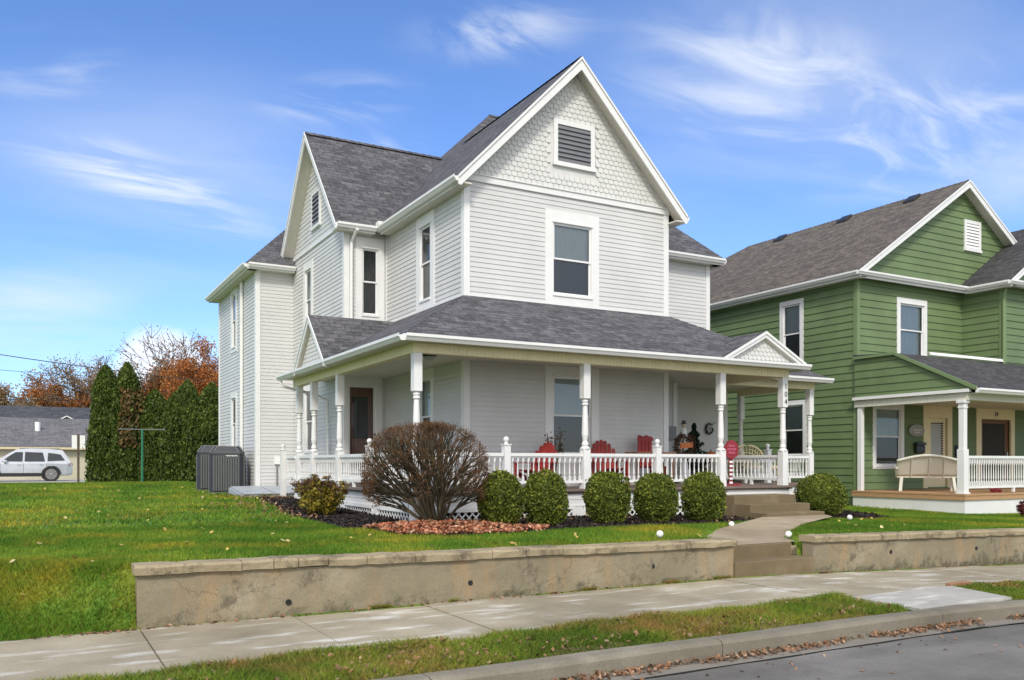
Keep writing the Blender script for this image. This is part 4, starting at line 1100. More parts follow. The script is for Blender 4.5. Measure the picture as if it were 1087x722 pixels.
def lattice(parent, F_, u0, u1, z0, z1, mat='lattice_white', sp=.135):
    m = MB(); w = .052
    fbox(m, F_, u0, u1, -.02, .015, z1 - .05, z1); fbox(m, F_, u0, u1, -.02, .015, z0, z0 + .045)
    fbox(m, F_, u0, u0 + .05, -.02, .0155, z0, z1); fbox(m, F_, u1 - .05, u1, -.02, .0155, z0, z1)
    H = z1 - z0
    for s in (1, -1):
        u = u0 - H
        while u < u1 + H:
            a, b = (u, z0), (u + H, z1)
            if s < 0: a, b = (u + H, z0), (u, z1)
            # clip to u0..u1
            def cl(p, q):
                (pu, pz), (qu, qz) = p, q; out = []
                for (xu, xz) in (p, q):
                    t = min(max(xu, u0 + .02), u1 - .02); k = (t - pu) / (qu - pu) if qu != pu else 0; out.append((t, pz + (qz - pz) * k))
                return out
            (a0, a1), (b0, b1) = cl(a, b)
            if abs(b0 - a0) > .02:
                o = .0 if s > 0 else -.008
                m.add([F_.P(a0, a1, o), F_.P(a0 + w * .7, a1, o), F_.P(b0 + w * .7, b1, o), F_.P(b0, b1, o)], [(0, 1, 2, 3)])
                m.add([F_.P(a0, a1, o - .006), F_.P(a0 + w * .7, a1, o - .006), F_.P(b0 + w * .7, b1, o - .006), F_.P(b0, b1, o - .006)], [(0, 1, 2, 3)])
            u += sp
    return m.build('lattice_panel', mat, parent)
def beadboard(mb, F_, u0, u1, z0, z1, o0=.0, o1=.03, w=.085):
    fbox(mb, F_, u0, u1, o0, o1 - .006, z0, z1); u = u0
    while u < u1 - .004: fbox(mb, F_, u, min(u + w - .008, u1), o1 - .006, o1, z0 + .002, z1 - .002); u += w
def text_mesh(name, s, size, mat, parent, loc, rot, ext=.004, font_scale=(1, 1, 1)):
    cu = bpy.data.curves.new('t', 'FONT'); cu.body = s; cu.size = size; cu.extrude = ext; cu.align_x = 'CENTER'; cu.align_y = 'CENTER'; cu.resolution_u = 3
    o = bpy.data.objects.new('t', cu); COL.objects.link(o); dg = bpy.context.evaluated_depsgraph_get()
    me = bpy.data.meshes.new_from_object(o.evaluated_get(dg)); bpy.data.objects.remove(o)
    me.materials.clear(); me.materials.append(M[mat]); t = bpy.data.objects.new(name, me); COL.objects.link(t)
    off = ORG.get(parent.name, Vector((0, 0, 0))); t.parent = parent; t.location = Vector(loc) - off; t.rotation_euler = rot; ORG[t.name] = off
    return t

# ------------------------------------------------------------------ WHITE HOUSE
WH = thing('white_house', (11.5, 20, .6), 'two storey white clapboard house with charcoal shingle gables and a wraparound porch', 'house')
S = 1.025; YF, XL, XR = 15.5, 7.576, 12.72; YW, XW = 19.84, 6.54; YB, XB = 24.4, 5.50; YN, XE = 18.2, 16.4
ZE, ZR = 7.24, 10.16
def wall(F_, u0, u1, z0=.95, z1=7.3, holes=(), **k):
    m = MB(); clap(m, F_, u0, u1, z0, z1, holes=holes, base=.95, **k); return m.build('wall', 'white_siding', WH)
# openings (u0,u1,z0,z1)
wf2 = (9.65, 10.62, 5.19, 6.69); wf1 = (9.65, 10.62, 1.80, 3.44)
wl2 = (17.14, 17.70, 5.19, 6.79); wl1 = (17.12, 17.70, 1.80, 3.44)
ww2 = (6.97, 7.36, 5.18, 6.76); 
ws2 = (22.60, 23.12, 5.18, 6.78); ws1 = (22.28, 23.15, 1.93, 3.52)
wb2 = (27.05, 27.62, 5.18, 6.80); wb1 = (27.05, 27.62, 2.05, 3.6)
dr = (6.66, 7.27, 1.14, 3.42)
wall(front(YF), XL, XR, holes=(wf2, wf1))
wall(left(XL), YF, YW, holes=(wl2, wl1))
wall(front(YW), XW, XL, holes=(ww2, (6.60, 7.33, 1.1, 3.5)))
wall(left(XW), YW, YB, holes=(ws2, ws1), z0=.75)
wall(front(YB), XB, XW, z0=.75); wall(left(XB), YB, 29.7, holes=(wb2, wb1), z0=.75)
wall(right(XR), YF, YN); wall(front(YN), XR, XE, z0=3.8)
wall(right(XE), YN, 29.7, z0=.6); wall(back(29.7), XB, XE, z0=.6)
# first floor of the recess
wall(front(17.25), XR, 14.45, z1=3.75); wall(right(14.45), 17.25, YN, z1=3.75); wall(front(YN), 14.45, 17.05, z1=3.78); wall(right(17.05), YN, 20.5, z1=3.78); wall(back(20.5), XE, 17.05, z1=3.78)
# foundation
m = MB(); m.box(XB + .03, XE - .03, YB + .03, 29.65, .3, .76); m.box(XW + .03, XE - .03, YW + .03, YB + .03, .3, .76); m.box(XL + .03, XR - .03, YF + .03, YW + .03, .3, .96); m.box(XR - .03, XE - .03, YN + .03, YW + .04, .3, .96)
m.build('foundation', 'curb', WH)
# corner boards
def corner(x, y, sx, sy, z0=.95, z1=7.25, w=.11):
    m = MB(); t = .022
    m.box(*sorted((x - sx * 0, x + sx * t)), *sorted((y + sy * t, y - sy * w)), z0, z1)
    m.box(*sorted((x + sx * t, x - sx * w)), *sorted((y, y + sy * t)), z0 + .001, z1 - .001)
    # keep the L pieces from sharing faces
    return m.build('corner_board', 'white_trim', WH)
def corner2(x, y, sx, sy, z0, z1, w=.11):
    m = MB(); t = .026
    m.box(*sorted((x, x + sx * t)), *sorted((y, y - sy * w)), z0, z1)
    m.box(*sorted((x - sx * w, x + sx * t)), *sorted((y, y + sy * t)), z0, z1 - .001)
    return m.build('corner_board', 'white_trim', WH)
corner2(XL, YF, -1, -1, .95, 7.22); corner2(XR, YF, 1, -1, .95, 7.26)
corner2(XW, YW, -1, -1, .95, 7.2); corner2(XB, YB, -1, -1, .75, 7.0); corner2(XE, YN, 1, -1, 4.3, 7.2)
corner2(17.05, YN, 1, -1, .95, 3.7); corner2(14.45, 17.25, 1, -1, .95, 3.7); corner2(XB, 29.7, -1, 1, .75, 7.0)
for F__, u_, z_ in ((front(YN), XR + .03, 4.6), (left(XL), YW - .09, 4.96)): m = MB(); fbox(m, F__, u_, u_ + .07, 0, .022, z_, 7.15); m.build('corner_board', 'white_trim', WH)
# windows
window(WH, front(YF), *wf2, tw=.20, head=.26, sill=.215, upper='curtain_light', lower='curtain_room_dark')
window(WH, front(YF), *wf1, tw=.20, head=.22, sill=.2, upper='blind', lower='curtain_room_dark', label='tall first floor front window behind the porch railing')
window(WH, left(XL), *wl2, tw=.21, head=.26, sill=.2, upper='curtain_room_dark', lower='curtain_room_dark')
window(WH, left(XL), *wl1, tw=.16, head=.22, sill=.2, upper='curtain_light', lower='curtain_room_dark')
window(WH, front(YW), *ww2, tw=.165, head=.26, sill=.2, upper='curtain_room_dark', lower='curtain_room_dark')
window(WH, left(XW), *ws2, tw=.18, head=.22, sill=.2, upper='blind', lower='curtain_room_dark')
window(WH, left(XW), *ws1, tw=.18, head=.15, sill=.15, upper='curtain_room_dark', lower='curtain_room_dark')
window(WH, left(XB), *wb2, tw=.17, head=.2, sill=.17, upper='blind', lower='curtain_room_dark')
window(WH, left(XB), *wb1, tw=.17, head=.15, sill=.15, upper='curtain_room_dark', lower='curtain_room_dark')
# front door
F_ = front(YW); m = MB()
fbox(m, F_, 6.56, 6.62, -.02, .03, 1.12, 3.50); fbox(m, F_, 7.31, 7.47, -.02, .03, 1.12, 3.50); fbox(m, F_, 6.56, 7.47, -.02, .031, 3.50, 3.67)
d_ = m.build('front_door', 'white_trim', WH)
m = MB(); fbox(m, F_, 6.60, 6.67, -.06, -.01, 1.14, 3.50); fbox(m, F_, 7.26, 7.33, -.06, -.01, 1.14, 3.50); fbox(m, F_, 6.67, 7.26, -.06, -.01, 3.42, 3.50); fbox(m, F_, 6.67, 7.26, -.06, -.01, 1.14, 1.25); m.build('storm_door_frame', 'white_trim', d_)
m = MB(); m.add([F_.P(6.67, 1.25, -.035), F_.P(7.26, 1.25, -.035), F_.P(7.26, 3.42, -.035), F_.P(6.67, 3.42, -.035)], [(0, 1, 2, 3)]); m.build('pane', 'glass', d_)
m = MB(); fbox(m, F_, 6.62, 7.31, -.18, -.12, 1.13, 3.48)
fbox(m, F_, 6.74, 6.93, -.12, -.10, 1.4, 2.0); fbox(m, F_, 7.0, 7.19, -.12, -.10, 1.4, 2.0); m.build('door_leaf', 'door_wood', d_)
m = MB(); fbox(m, F_, 6.78, 7.15, -.118, -.10, 2.2, 3.2); m.build('door_glass', 'curtain_room_dark', d_)
m = MB(); fbox(m, F_, 7.27, 7.30, -.005, .03, 2.02, 2.14); fbox(m, F_, 7.27, 7.30, -.005, .02, 2.28, 2.32); m.build('door_handle', 'black_metal', d_)
m = MB(); fbox(m, F_, 7.39, 7.43, .031, .045, 2.02, 2.12); m.build('doorbell', 'black_metal', d_)

# --- upper gables
ap = (10.15, 10.16 - .20)          # inner apex under the rake
def g_lo(z): return XL + max(0, (z - 7.33) / S) * 1.0
ZG = 7.40
zin = lambda u: ZE + S * (2.85 - abs(u - 10.15)) - .10
vf = (9.75, 10.59, 8.00, 8.78)
m = MB(); lo = lambda z: max(XL, 10.15 - (10.16 - .10 - z) / S); hi = lambda z: min(XR, 10.15 + (10.16 - .10 - z) / S)
m.add([front(YF).P(XL, 7.3, .002), front(YF).P(XR, 7.3, .002), front(YF).P(XR, 7.42, .002), front(YF).P(10.15, 10.08, .002), front(YF).P(XL, 7.42, .002)], [(0, 1, 2, 3, 4)])
fscales(m, front(YF), ZG, 10.0, lo, hi, hole=(9.60, 10.74, 7.87, 8.92)); m.build('gable_shingles', 'shingle_white', WH)
m = MB(); fbox(m, front(YF), XL - .03, XR + .03, -.01, .045, 7.26, 7.40); fbox(m, front(YF), XL - .03, XR + .03, .045, .07, 7.385, 7.405); m.build('frieze_board', 'white_trim', WH)
def vent(F_, u0, u1, z0, z1, n, slat='grey_metal', tw=.12, par=None, frame='white_trim'):
    par = par or WH
    m = MB(); o = .05
    fbox(m, F_, u0 - tw, u0, 0, o, z0 - .02, z1 + tw); fbox(m, F_, u1, u1 + tw, 0, o, z0 - .02, z1 + tw); fbox(m, F_, u0, u1, 0, o - .001, z1, z1 + tw); fbox(m, F_, u0 - tw - .02, u1 + tw + .02, 0, o + .02, z0 - .10, z0 - .02); fbox(m, F_, u0, u1, .0, o - .001, z0 - .02, z0)
    w = m.build('gable_vent', frame, par); m = MB()
    m.add([F_.P(u0, z0, .014), F_.P(u1, z0, .014), F_.P(u1, z1, .014), F_.P(u0, z1, .014)], [(0, 1, 2, 3)])
    m.build('vent_back', 'void_shade', w); m = MB()
    for i in range(n):
        za = z0 + (z1 - z0) * i / n; zb = za + (z1 - z0) / n
        m.add([F_.P(u0, za + .004, .052), F_.P(u1, za + .004, .052), F_.P(u1, zb + .012, .018), F_.P(u0, zb + .012, .018)], [(0, 1, 2, 3)])
    m.build('louvre', slat, w)
vent(front(YF), *vf, 8, slat='vent_slat', tw=.10)
# left wing gable
FL = left(XW); ZWE = 7.24; SW = (10.16 - ZWE) / 2.56; yc = 22.1
m = MB(); clap(m, FL, YW, YB, 7.36, 10.0, e=.115, dep=.012, lo=lambda z: max(YW, yc - (10.06 - z) / SW), hi=lambda z: min(YB, yc + (10.06 - z) / SW)); m.build('gable_wall', 'white_siding', WH)
m = MB(); fbox(m, FL, YW - .03, YB + .03, -.01, .04, 7.28, 7.36); m.build('frieze_board', 'white_trim', WH)
vent(FL, 21.8, 22.42, 7.82, 8.62, 7, slat='vent_slat', tw=.07)
# --- roofs (surface z by plane)
TH = .07
def zl(x): return ZE + S * (x - 7.30)
slab('roof', [(7.30, 15.15, ZE), (10.15, 15.15, ZR), (10.15, 20.76, ZR), (11.72, 22.33, zl(11.72)), (7.30, 26.75, ZE)][::-1], TH, 'roof_charcoal', WH)
slab('roof', [(10.15, 15.15, ZR), (13.0, 15.15, ZE), (13.0, 17.91, ZE), (10.15, 20.76, ZR)], TH, 'roof_charcoal', WH)
slab('roof', [(7.30, 17.9, ZE), (16.68, 17.9, ZE), (12.26, 22.32, zl(11.72)), (11.72, 22.32, zl(11.72))], TH, 'roof_charcoal', WH)
slab('roof', [(16.68, 17.9, ZE), (16.68, 26.75, ZE), (12.26, 22.33, zl(11.72)), (12.26, 22.32, zl(11.72))], TH, 'roof_charcoal', WH)
slab('roof', [(16.68, 26.75, ZE), (7.30, 26.75, ZE), (11.72, 22.33, zl(11.72)), (12.26, 22.33, zl(11.72))], TH, 'roof_charcoal', WH)
# left wing
slab('roof', [(6.22, 19.54, ZWE), (10.3, 19.54, ZWE), (10.3, 22.1, 10.16), (6.22, 22.1, 10.16)], TH, 'roof_charcoal', WH)
slab('roof', [(6.22, 22.1, 10.16), (10.3, 22.1, 10.16), (10.3, 24.66, ZWE), (6.22, 24.66, ZWE)], TH, 'roof_charcoal', WH)
# rear hip
zr = 7.13; hr = .98 * 2.95
slab('roof', [(5.2, 24.1, zr), (8.15, 27.05, zr + hr), (5.2, 30.0, zr)][::-1], TH, 'roof_charcoal', WH)
slab('roof', [(5.2, 24.1, zr), (16.7, 24.1, zr), (13.7, 27.05, zr + hr), (8.15, 27.05, zr + hr)], TH, 'roof_charcoal', WH)
slab('roof', [(16.7, 30.0, zr), (5.2, 30.0, zr), (8.15, 27.05, zr + hr), (13.7, 27.05, zr + hr)], TH, 'roof_charcoal', WH)
slab('roof', [(16.7, 24.1, zr), (16.7, 30.0, zr), (13.7, 27.05, zr + hr)], TH, 'roof_charcoal', WH)
# ridge caps
def cap(p, q, w=.16):
    m = MB(); p, q = Vector(p), Vector(q); L = (q - p).length; n = max(1, int(L / .2)); d = (q - p) / n; sd = (q - p).cross(Vector((0, 0, 1))).normalized() * w
    for i in range(n):
        a, b = p + d * i + Vector((0, 0, .022)), p + d * (i + 1.1) + Vector((0, 0, .010)); dz = Vector((0, 0, w * .8))
        m.add([a, b, b + sd - dz, a + sd - dz, b - sd - dz, a - sd - dz], [(0, 1, 2, 3), (1, 0, 5, 4)])
    return m
def capo(p, q, w=.12, par=None): return cap(p, q, w).build('ridge_cap', 'roof_charcoal', par or WH, uv=True)
capo((10.15, 15.16, ZR), (10.15, 20.7, ZR)); capo((6.23, 22.1, 10.16), (10.1, 22.1, 10.16)); capo((11.72, 22.33, zl(11.72)), (12.26, 22.33, zl(11.72)))
capo((5.22, 24.12, zr), (8.15, 27.05, zr + hr)); capo((16.6, 18, ZE + .08), (12.3, 22.3, zl(11.68)))
# rakes with soffits
def rake(F_, uc, zc, half, drop, par=WH, wid=.20, off=.35, mat='white_trim', slope=None, soff='soffit', thick=.035, both=(1, 1)):
    """pair of barge boards at distance off in front of wall plane"""
    for s, on in ((-1, both[0]), (1, both[1])):
        if not on: continue
        m = MB(); e = (uc + s * half, zc - drop); t = Vector((e[0] - uc, e[1] - zc)).normalized()
        pts = [(uc, zc - .03), (e[0], e[1] - .03), (e[0], e[1] - wid * .9), (e[0] - s * .05, e[1] - wid), (uc, zc - wid * 1.35)]
        a = [F_.P(u, z, off - thick) for u, z in pts]; n = len(a); b = [F_.P(u, z, off) for u, z in pts]
        m.add(a + b, [tuple(range(n)), tuple(range(n, 2 * n))[::-1]] + [(i, (i + 1) % n, n + (i + 1) % n, n + i) for i in range(n)])
        pts = [(uc, zc + .0), (e[0], e[1] + .0), (e[0], e[1] - .06), (uc, zc - .06)]
        a = [F_.P(u, z, off + .002) for u, z in pts]; b = [F_.P(u, z, off + .022) for u, z in pts]
        m.add(a + b, [(0, 1, 2, 3), (7, 6, 5, 4)] + [(i, (i + 1) % 4, 4 + (i + 1) % 4, 4 + i) for i in range(4)])
        m.build('bargeboard', mat, par)
        m = MB(); sl = drop / half
        pts = [F_.P(uc, zc - .12, .0), F_.P(e[0], e[1] - .12, .0), F_.P(e[0], e[1] - .12, off - thick), F_.P(uc, zc - .12, off - thick)]
        m.prism(pts, (0, 0, -.02)); m.build('soffit', soff, par)
rake(front(YF), 10.15, ZR, 2.87, 2.87 * S)
rake(left(XW), 22.1, 10.16, 2.58, 2.58 * SW, off=.33, wid=.16)
# eaves: soffit boxes + fascia + gutters
def eave(p, q, out, wd, z, par=WH, gz=None, gut=True, fas='white_trim', sof='soffit'):
    """p,q on the wall line; out unit outward; wd overhang"""
    p, q, o = Vector((*p, z)), Vector((*q, z)), Vector((*out, 0))
    m = MB(); m.prism([p, q, q + o * (wd - .03), p + o * (wd - .03)], (0, 0, -.025)); m.build('soffit', sof, par)
    m = MB(); m.prism([p + o * (wd - .03), q + o * (wd - .03), q + o * (wd - .005), p + o * (wd - .005)], (0, 0, .115)); m.prism([p + o * (wd - .03), q + o * (wd - .03), q + o * (wd - .005), p + o * (wd - .005)], (0, 0, -.04)); m.build('fascia', fas, par)
    if gut: gutter(par, p + o * (wd - .002) + Vector((0, 0, .12)), q + o * (wd - .002) + Vector((0, 0, .12)), out)
ze = ZE - .16
eave((XL, 15.17), (XL, 19.54), (-1, 0), .27, ze + .02)
eave((6.24, YW), (7.20, YW), (0, -1), .30, ze + .02)
eave((13.0, YN), (16.66, YN), (0, -1), .30, ze)
eave((XE, 17.92), (XE, 26.7), (1, 0), .28, ze)
eave((XR, 15.17), (XR, 17.9), (1, 0), .27, ze)
eave((5.22, YB), (6.5, YB), (0, -1), .30, zr - .16); eave((XB, 24.12), (XB, 29.98), (-1, 0), .30, zr - .16)
m = MB(); fbox(m, left(XB), 25.0, 25.0, 0, 0, 0, 0) if False else None
# downspouts
def pipe(pts, par=WH, mat='white_trim', r=.038, name='downspout'): return MB().tube(pts, r, 8).build(name, mat, par)
pipe([(6.72, 19.45, 7.1), (6.70, 19.6, 7.0), (6.68, 19.76, 6.85), (6.68, 19.77, 4.6)])
pipe([(5.44, 26.0, 7.0), (5.44, 26.0, .8)], r=.05)
pipe([(5.40, 21.3, 3.62), (5.42, 21.28, 3.50), (5.8, 21.2, 3.40), (6.2, 21.0, 3.30), (6.45, 20.9, 3.15), (6.46, 20.88, 1.1)], r=.035)
m = MB(); m.box(7.20, 7.34, 19.35, 19.53, 7.24, 7.33); m.build('gutter_box', 'white_trim', WH)
m = MB(); fbox(m, front(YB), 6.0, 6.15, 0, .09, 1.58, 1.80); m.build('meter_box', 'plastic_white', WH); MB().tube([(6.06, 24.35, .9), (6.06, 24.35, 1.55)], .02, 6).build('conduit', 'grey_metal', WH)

# --- porch
EX0, EY0, EZ = 5.43, 13.35, 3.76; PS = .558
RXE = 14.87
def pz(d): return EZ + PS * d
slab('porch_roof', [(EX0, EY0, EZ), (RXE, EY0, EZ), (12.72, 15.5, 4.96), (7.576, 15.5, 4.96)], .05, 'roof_charcoal', WH)
slab('porch_roof', [(EX0, EY0, EZ), (7.576, 15.5, 4.96), (7.576, 19.84, 4.96), (6.54, 19.84, pz(1.11)), (6.54, 21.45, pz(1.11)), (EX0, 21.45, EZ)][::-1], .05, 'roof_charcoal', WH)
slab('porch_roof', [(RXE, EY0, EZ), (RXE, 15.25, EZ), (12.72, 17.4, 4.96), (12.72, 15.5, 4.96)], .05, 'roof_charcoal', WH)
slab('porch_roof', [(RXE, 15.25, EZ), (17.8, 15.25, EZ), (14.85, 18.2, pz(2.95)), (12.72, 18.2, pz(2.95)), (12.72, 17.4, 4.96)], .05, 'roof_charcoal', WH)
slab('porch_roof', [(17.8, 15.25, EZ), (17.8, 20.6, EZ), (16.4, 20.6, pz(1.4)), (16.4, 18.2, pz(1.4)), (14.85, 18.2, pz(2.95))], .05, 'roof_charcoal', WH)
capo((EX0 + .02, EY0 + .02, EZ), (7.5, 15.42, 4.92), .1); capo((RXE - .02, EY0 + .02, EZ), (12.78, 15.44, 4.93), .1); capo((17.78, 15.27, EZ), (14.9, 18.15, pz(2.9)), .1)
# flashing where roof meets walls
m = MB(); fbox(m, front(YF), XL - .02, XR + .02, .014, .03, 4.95, 5.0); fbox(m, left(XL), YF, YW, .014, .03, 4.95, 5.0); m.build('flashing', 'white_trim', WH)
# left pediment (ridge along X) and right pediment (ridge along Y)
slab('pediment_roof', [(5.33, 17.55, EZ + .02), (5.33, 18.7, 4.86), (7.42, 18.7, 4.86), (5.42, 17.55, EZ + .02)][::-1], .05, 'roof_charcoal', WH)
slab('pediment_roof', [(5.33, 18.7, 4.86), (5.33, 19.85, EZ + .02), (5.42, 19.85, EZ + .02), (7.42, 18.7, 4.86)][::-1], .05, 'roof_charcoal', WH)
m = MB(); FPl = left(5.45); fscales(m, FPl, EZ + .02, 4.74, lambda z: 18.7 - (4.78 - z) / .957, lambda z: 18.7 + (4.78 - z) / .957, off=.0, w=.12, e=.09)
m.add([FPl.P(17.6, EZ, -.002), FPl.P(19.8, EZ, -.002), FPl.P(18.7, 4.8, -.002)], [(0, 1, 2)]); m.build('pediment_shingles', 'shingle_white', WH)
rake(FPl, 18.7, 4.86, 1.17, 1.12, off=.12, wid=.13, thick=.03)
slab('pediment_roof', [(12.4, 13.27, EZ + .01), (13.55, 13.27, 4.385), (13.55, 14.48, 4.385), (12.4, 13.37, EZ + .01)][::-1], .045, 'roof_charcoal', WH)
slab('pediment_roof', [(13.55, 13.27, 4.385), (14.7, 13.27, EZ + .01), (14.9, 15.0, EZ + .01), (13.55, 15.3, 4.385)], .045, 'roof_charcoal', WH)
m = MB(); FPr = front(13.38); fscales(m, FPr, EZ + .02, 4.27, lambda z: 13.55 - (4.31 - z) / .54, lambda z: 13.55 + (4.31 - z) / .54, off=.0, w=.12, e=.09)
m.add([FPr.P(12.42, EZ, -.002), FPr.P(14.68, EZ, -.002), FPr.P(13.55, 4.33, -.002)], [(0, 1, 2)]); m.build('pediment_shingles', 'shingle_white', WH)
rake(FPr, 13.55, 4.385, 1.19, .62, off=.11, wid=.10, thick=.03)
# gutters
gz = EZ - .005
gutter(WH, (EX0 - .01, EY0, gz), (RXE + .01, EY0, gz), (0, -1)); gutter(WH, (EX0, EY0 - .01, gz), (EX0, 21.45, gz), (-1, 0))
gutter(WH, (RXE, EY0, gz), (RXE, 15.1, gz), (1, 0)); gutter(WH, (RXE - .3, 15.25, gz), (17.82, 15.25, gz), (0, -1)); gutter(WH, (17.8, 15.25, gz), (17.8, 20.5, gz), (1, 0))
# ceilings, clear of each other
m = MB(); m.box(EX0 + .02, RXE - .02, EY0 + .02, 15.48, 3.665, 3.69); m.box(EX0 + .02, 7.56, 15.48, 19.83, 3.665, 3.69); m.box(EX0 + .02, 6.52, 19.83, 21.4, 3.665, 3.69)
m.box(12.75, 17.78, 15.48, 18.15, 3.664, 3.689); m.box(17.1, 17.78, 18.15, 20.5, 3.664, 3.689); m.build('porch_ceiling', 'soffit', WH)
# beams
PXL, PYF, PXR, SY, SX = 5.79, 13.71, 14.50, 15.60, 17.45
m = MB(); zb0, zb1 = 3.49, 3.663
def bead_beam(m, kind, c, a, b):
    Ff = front if kind == 'x' else left; Fb = back if kind == 'x' else right
    beadboard(m, Ff(c - .06), a, b, zb0, zb1, -.02, .03); beadboard(m, Fb(c + .06), a, b, zb0 + .001, zb1 - .001, -.02, .03)
    q = Ff(c); fbox(m, q, a + .001, b - .001, -.04, .04, zb0 - .004, zb1 - .002)
bead_beam(m, 'x', PYF, PXL - .09, PXR + .09); bead_beam(m, 'y', PXL, PYF + .09, 21.3); bead_beam(m, 'y', PXR, PYF + .09, SY + .09)
bead_beam(m, 'x', SY, PXR + .09, SX + .09); bead_beam(m, 'y', SX, SY + .09, 18.1)
m.build('porch_beam', 'cream', WH)
# posts and newels
for x, y in ((PXL, PYF), (9.26, PYF), (12.69, PYF), (PXR, PYF), (PXL, 17.9), (PXL, 19.8), (PXL, 21.05), (SX, SY), (SX, 18.05)): post(WH, x, y)
for x, y in ((7.54, PYF), (11.0, PYF), (PXL, 16.05), (15.98, SY)): newel(WH, x, y)
newel(WH, 5.62, 21.95, .72, 1.93)
g = .07
def seg_x(y, a, b, many=True): railing(WH, (a + g, y), (b - g, y), many=many)
def seg_y(x, a, b, many=True): railing(WH, (x, a + g), (x, b - g), many=many)
seg_x(PYF, PXL, 7.54, False)
for a, b in ((7.54, 9.26), (9.26, 11.0), (11.0, 12.69)): seg_x(PYF, a, b)
seg_y(PXR, PYF, SY); seg_x(SY, PXR, 15.98); seg_x(SY, 15.98, SX); seg_y(SX, SY, 18.05, False)
seg_y(PXL, PYF, 16.05, False); seg_y(PXL, 16.05, 17.9, False); seg_y(PXL, 17.9, 19.8, False); seg_y(PXL, 19.8, 21.05, False); seg_y(PXL - .08, 21.05, 21.95, False)
# house number on the right front post
for i, ch_ in enumerate('104'):
    text_mesh('house_number', ch_, .17, 'black_metal', WH, (PXR + .015, PYF - .078, 3.28 - i * .165), (math.pi / 2, 0, 0))
# floor
m = MB()
def planks(x0, x1, y0, y1, along):
    if along == 'y':
        q = frange(x0, x1, .11)
        for a, b in zip(q, q[1:]): m.box(a + .002, b - .002, y0, y1, 1.075, 1.12)
    else:
        q = frange(y0, y1, .11)
        for a, b in zip(q, q[1:]): m.box(x0, x1, a + .002, b - .002, 1.075, 1.12)
planks(5.62, 14.68, 13.54, 15.46, 'y'); planks(5.62, 7.55, 15.465, 21.3, 'x'); planks(12.76, 17.62, 15.465, 17.23, 'y'); planks(14.5, 17.62, 17.235, 18.17, 'y')
m.build('porch_floor', 'deck_paint', WH)
m = MB(); m.box(5.66, 14.64, 13.58, 15.45, 1.04, 1.074); m.box(5.66, 7.55, 15.46, 21.26, 1.04, 1.073); m.box(12.76, 17.58, 15.46, 18.17, 1.04, 1.073); m.build('floor_frame', 'deck_paint', WH)
# skirt boards and lattice
def skirt(F_, a, b, lat=True, zl0=.5):
    m = MB(); fbox(m, F_, a, b, -.03, 0, .92, 1.04); fbox(m, F_, a, b, -.035, -.008, .80, .915); fbox(m, F_, a, b, -.03, .008, .795, .815); m.build('skirt_board', 'white_trim', WH)
    q = frange(a, b, 1.73); m = MB()
    if lat:
        for u0, u1 in zip(q, q[1:]): lattice(WH, F_, u0 + .10, u1 - .10, zl0, .793)
        for u in q: fbox(m, F_, max(a, u - .10), min(b, u + .10), -.025, .003, zl0 - .1, .79)
        m.build('skirt_pier', 'white_trim', WH)
    m = MB(); m.add([F_.P(a, .3, -.25), F_.P(b, .3, -.25), F_.P(b, 1.03, -.25), F_.P(a, 1.03, -.25)], [(0, 1, 2, 3)]); m.build('crawlspace_shade', 'void_shade', WH)  # near-black sheet in place of the shade under the porch floor
skirt(front(13.62), 5.70, 12.42); skirt(front(13.62), 12.42, 14.60, False); skirt(left(5.70), 13.63, 21.2)
skirt(right(14.60), 13.63, 15.5, True); skirt(front(15.53), 14.62, 17.54); skirt(right(17.54), 15.54, 18.1)
# porch ceiling light
m = MB(); m.lathe((6.55, 14.9, 3.664), [(.13, 0), (.15, -.02), (.15, -.045), (.09, -.05)], 14); cl = m.build('ceiling_light', 'black_metal', WH)
MB().lathe((6.55, 14.9, 3.61), [(.07, 0), (.12, -.01), (.10, -.05), (.04, -.075)], 14).build('lamp_shade', 'curtain_light', cl)
# mailbox on recess wall
m = MB(); fbox(m, front(17.25), 13.98, 14.36, .02, .13, 2.20, 2.54); m.build('mailbox', 'grey_metal', WH)

# ------------------------------------------------------------------ GREEN HOUSE
GH_ = thing('green_house', (25, 22, .3), 'two storey green clapboard house with white trim and a brown shingle roof', 'house')
GX, GY, GR_ = 20.1, 16.3, 24.7; GE = 6.90; GS = 3.23 / 4.9
def gwall(F_, u0, u1, z0, z1, holes=(), lo=None, hi=None, name='wall'):
    m = MB(); clap(m, F_, u0, u1, z0, z1, e=.205, dep=.024, holes=holes, lo=lo, hi=hi, base=.25); return m.build(name, 'green_siding', GH_)
gl2 = (18.32, 18.97, 3.13 + 1.5, 6.38); gl1 = (18.2, 18.95, 1.85, 3.35)
gf2 = (21.93, 22.98, 4.72, 6.22); gf1 = (20.88, 21.95, 1.55, 3.18); gd1 = (23.15, 24.10, .9, 2.95); gd2 = (25.75, 27.30, .9, 2.98)
gwall(left(GX), GY, 30.0, .45, 6.85, holes=(gl2, gl1))
gwall(front(GY), GX, 24.8, 2.95, 6.85, holes=(gf2, gf1, gd1)); gwall(front(GY), GX, 29.3, .82, 2.95, holes=(gf1, gd1, gd2)); gwall(front(GY), 24.8, 29.3, 2.951, 4.6, holes=(gd2,))
gwall(left(24.8), 15.0, GY, 4.4, 6.85); gwall(front(15.0), 24.8, 31.2, 4.4, 6.85)
gwall(right(29.3), GY, 30, .45, 6.85); gwall(back(30), GX, 29.3, .45, 6.85)
m = MB(); clap(m, front(GY), 0, 0, 6.85, 9.95, e=.205, dep=.024, lo=lambda z: max(GX, GR_ - (10.05 - z) / GS), hi=lambda z: min(29.3, GR_ + (10.05 - z) / GS), base=.25); m.build('gable_wall', 'green_siding', GH_)
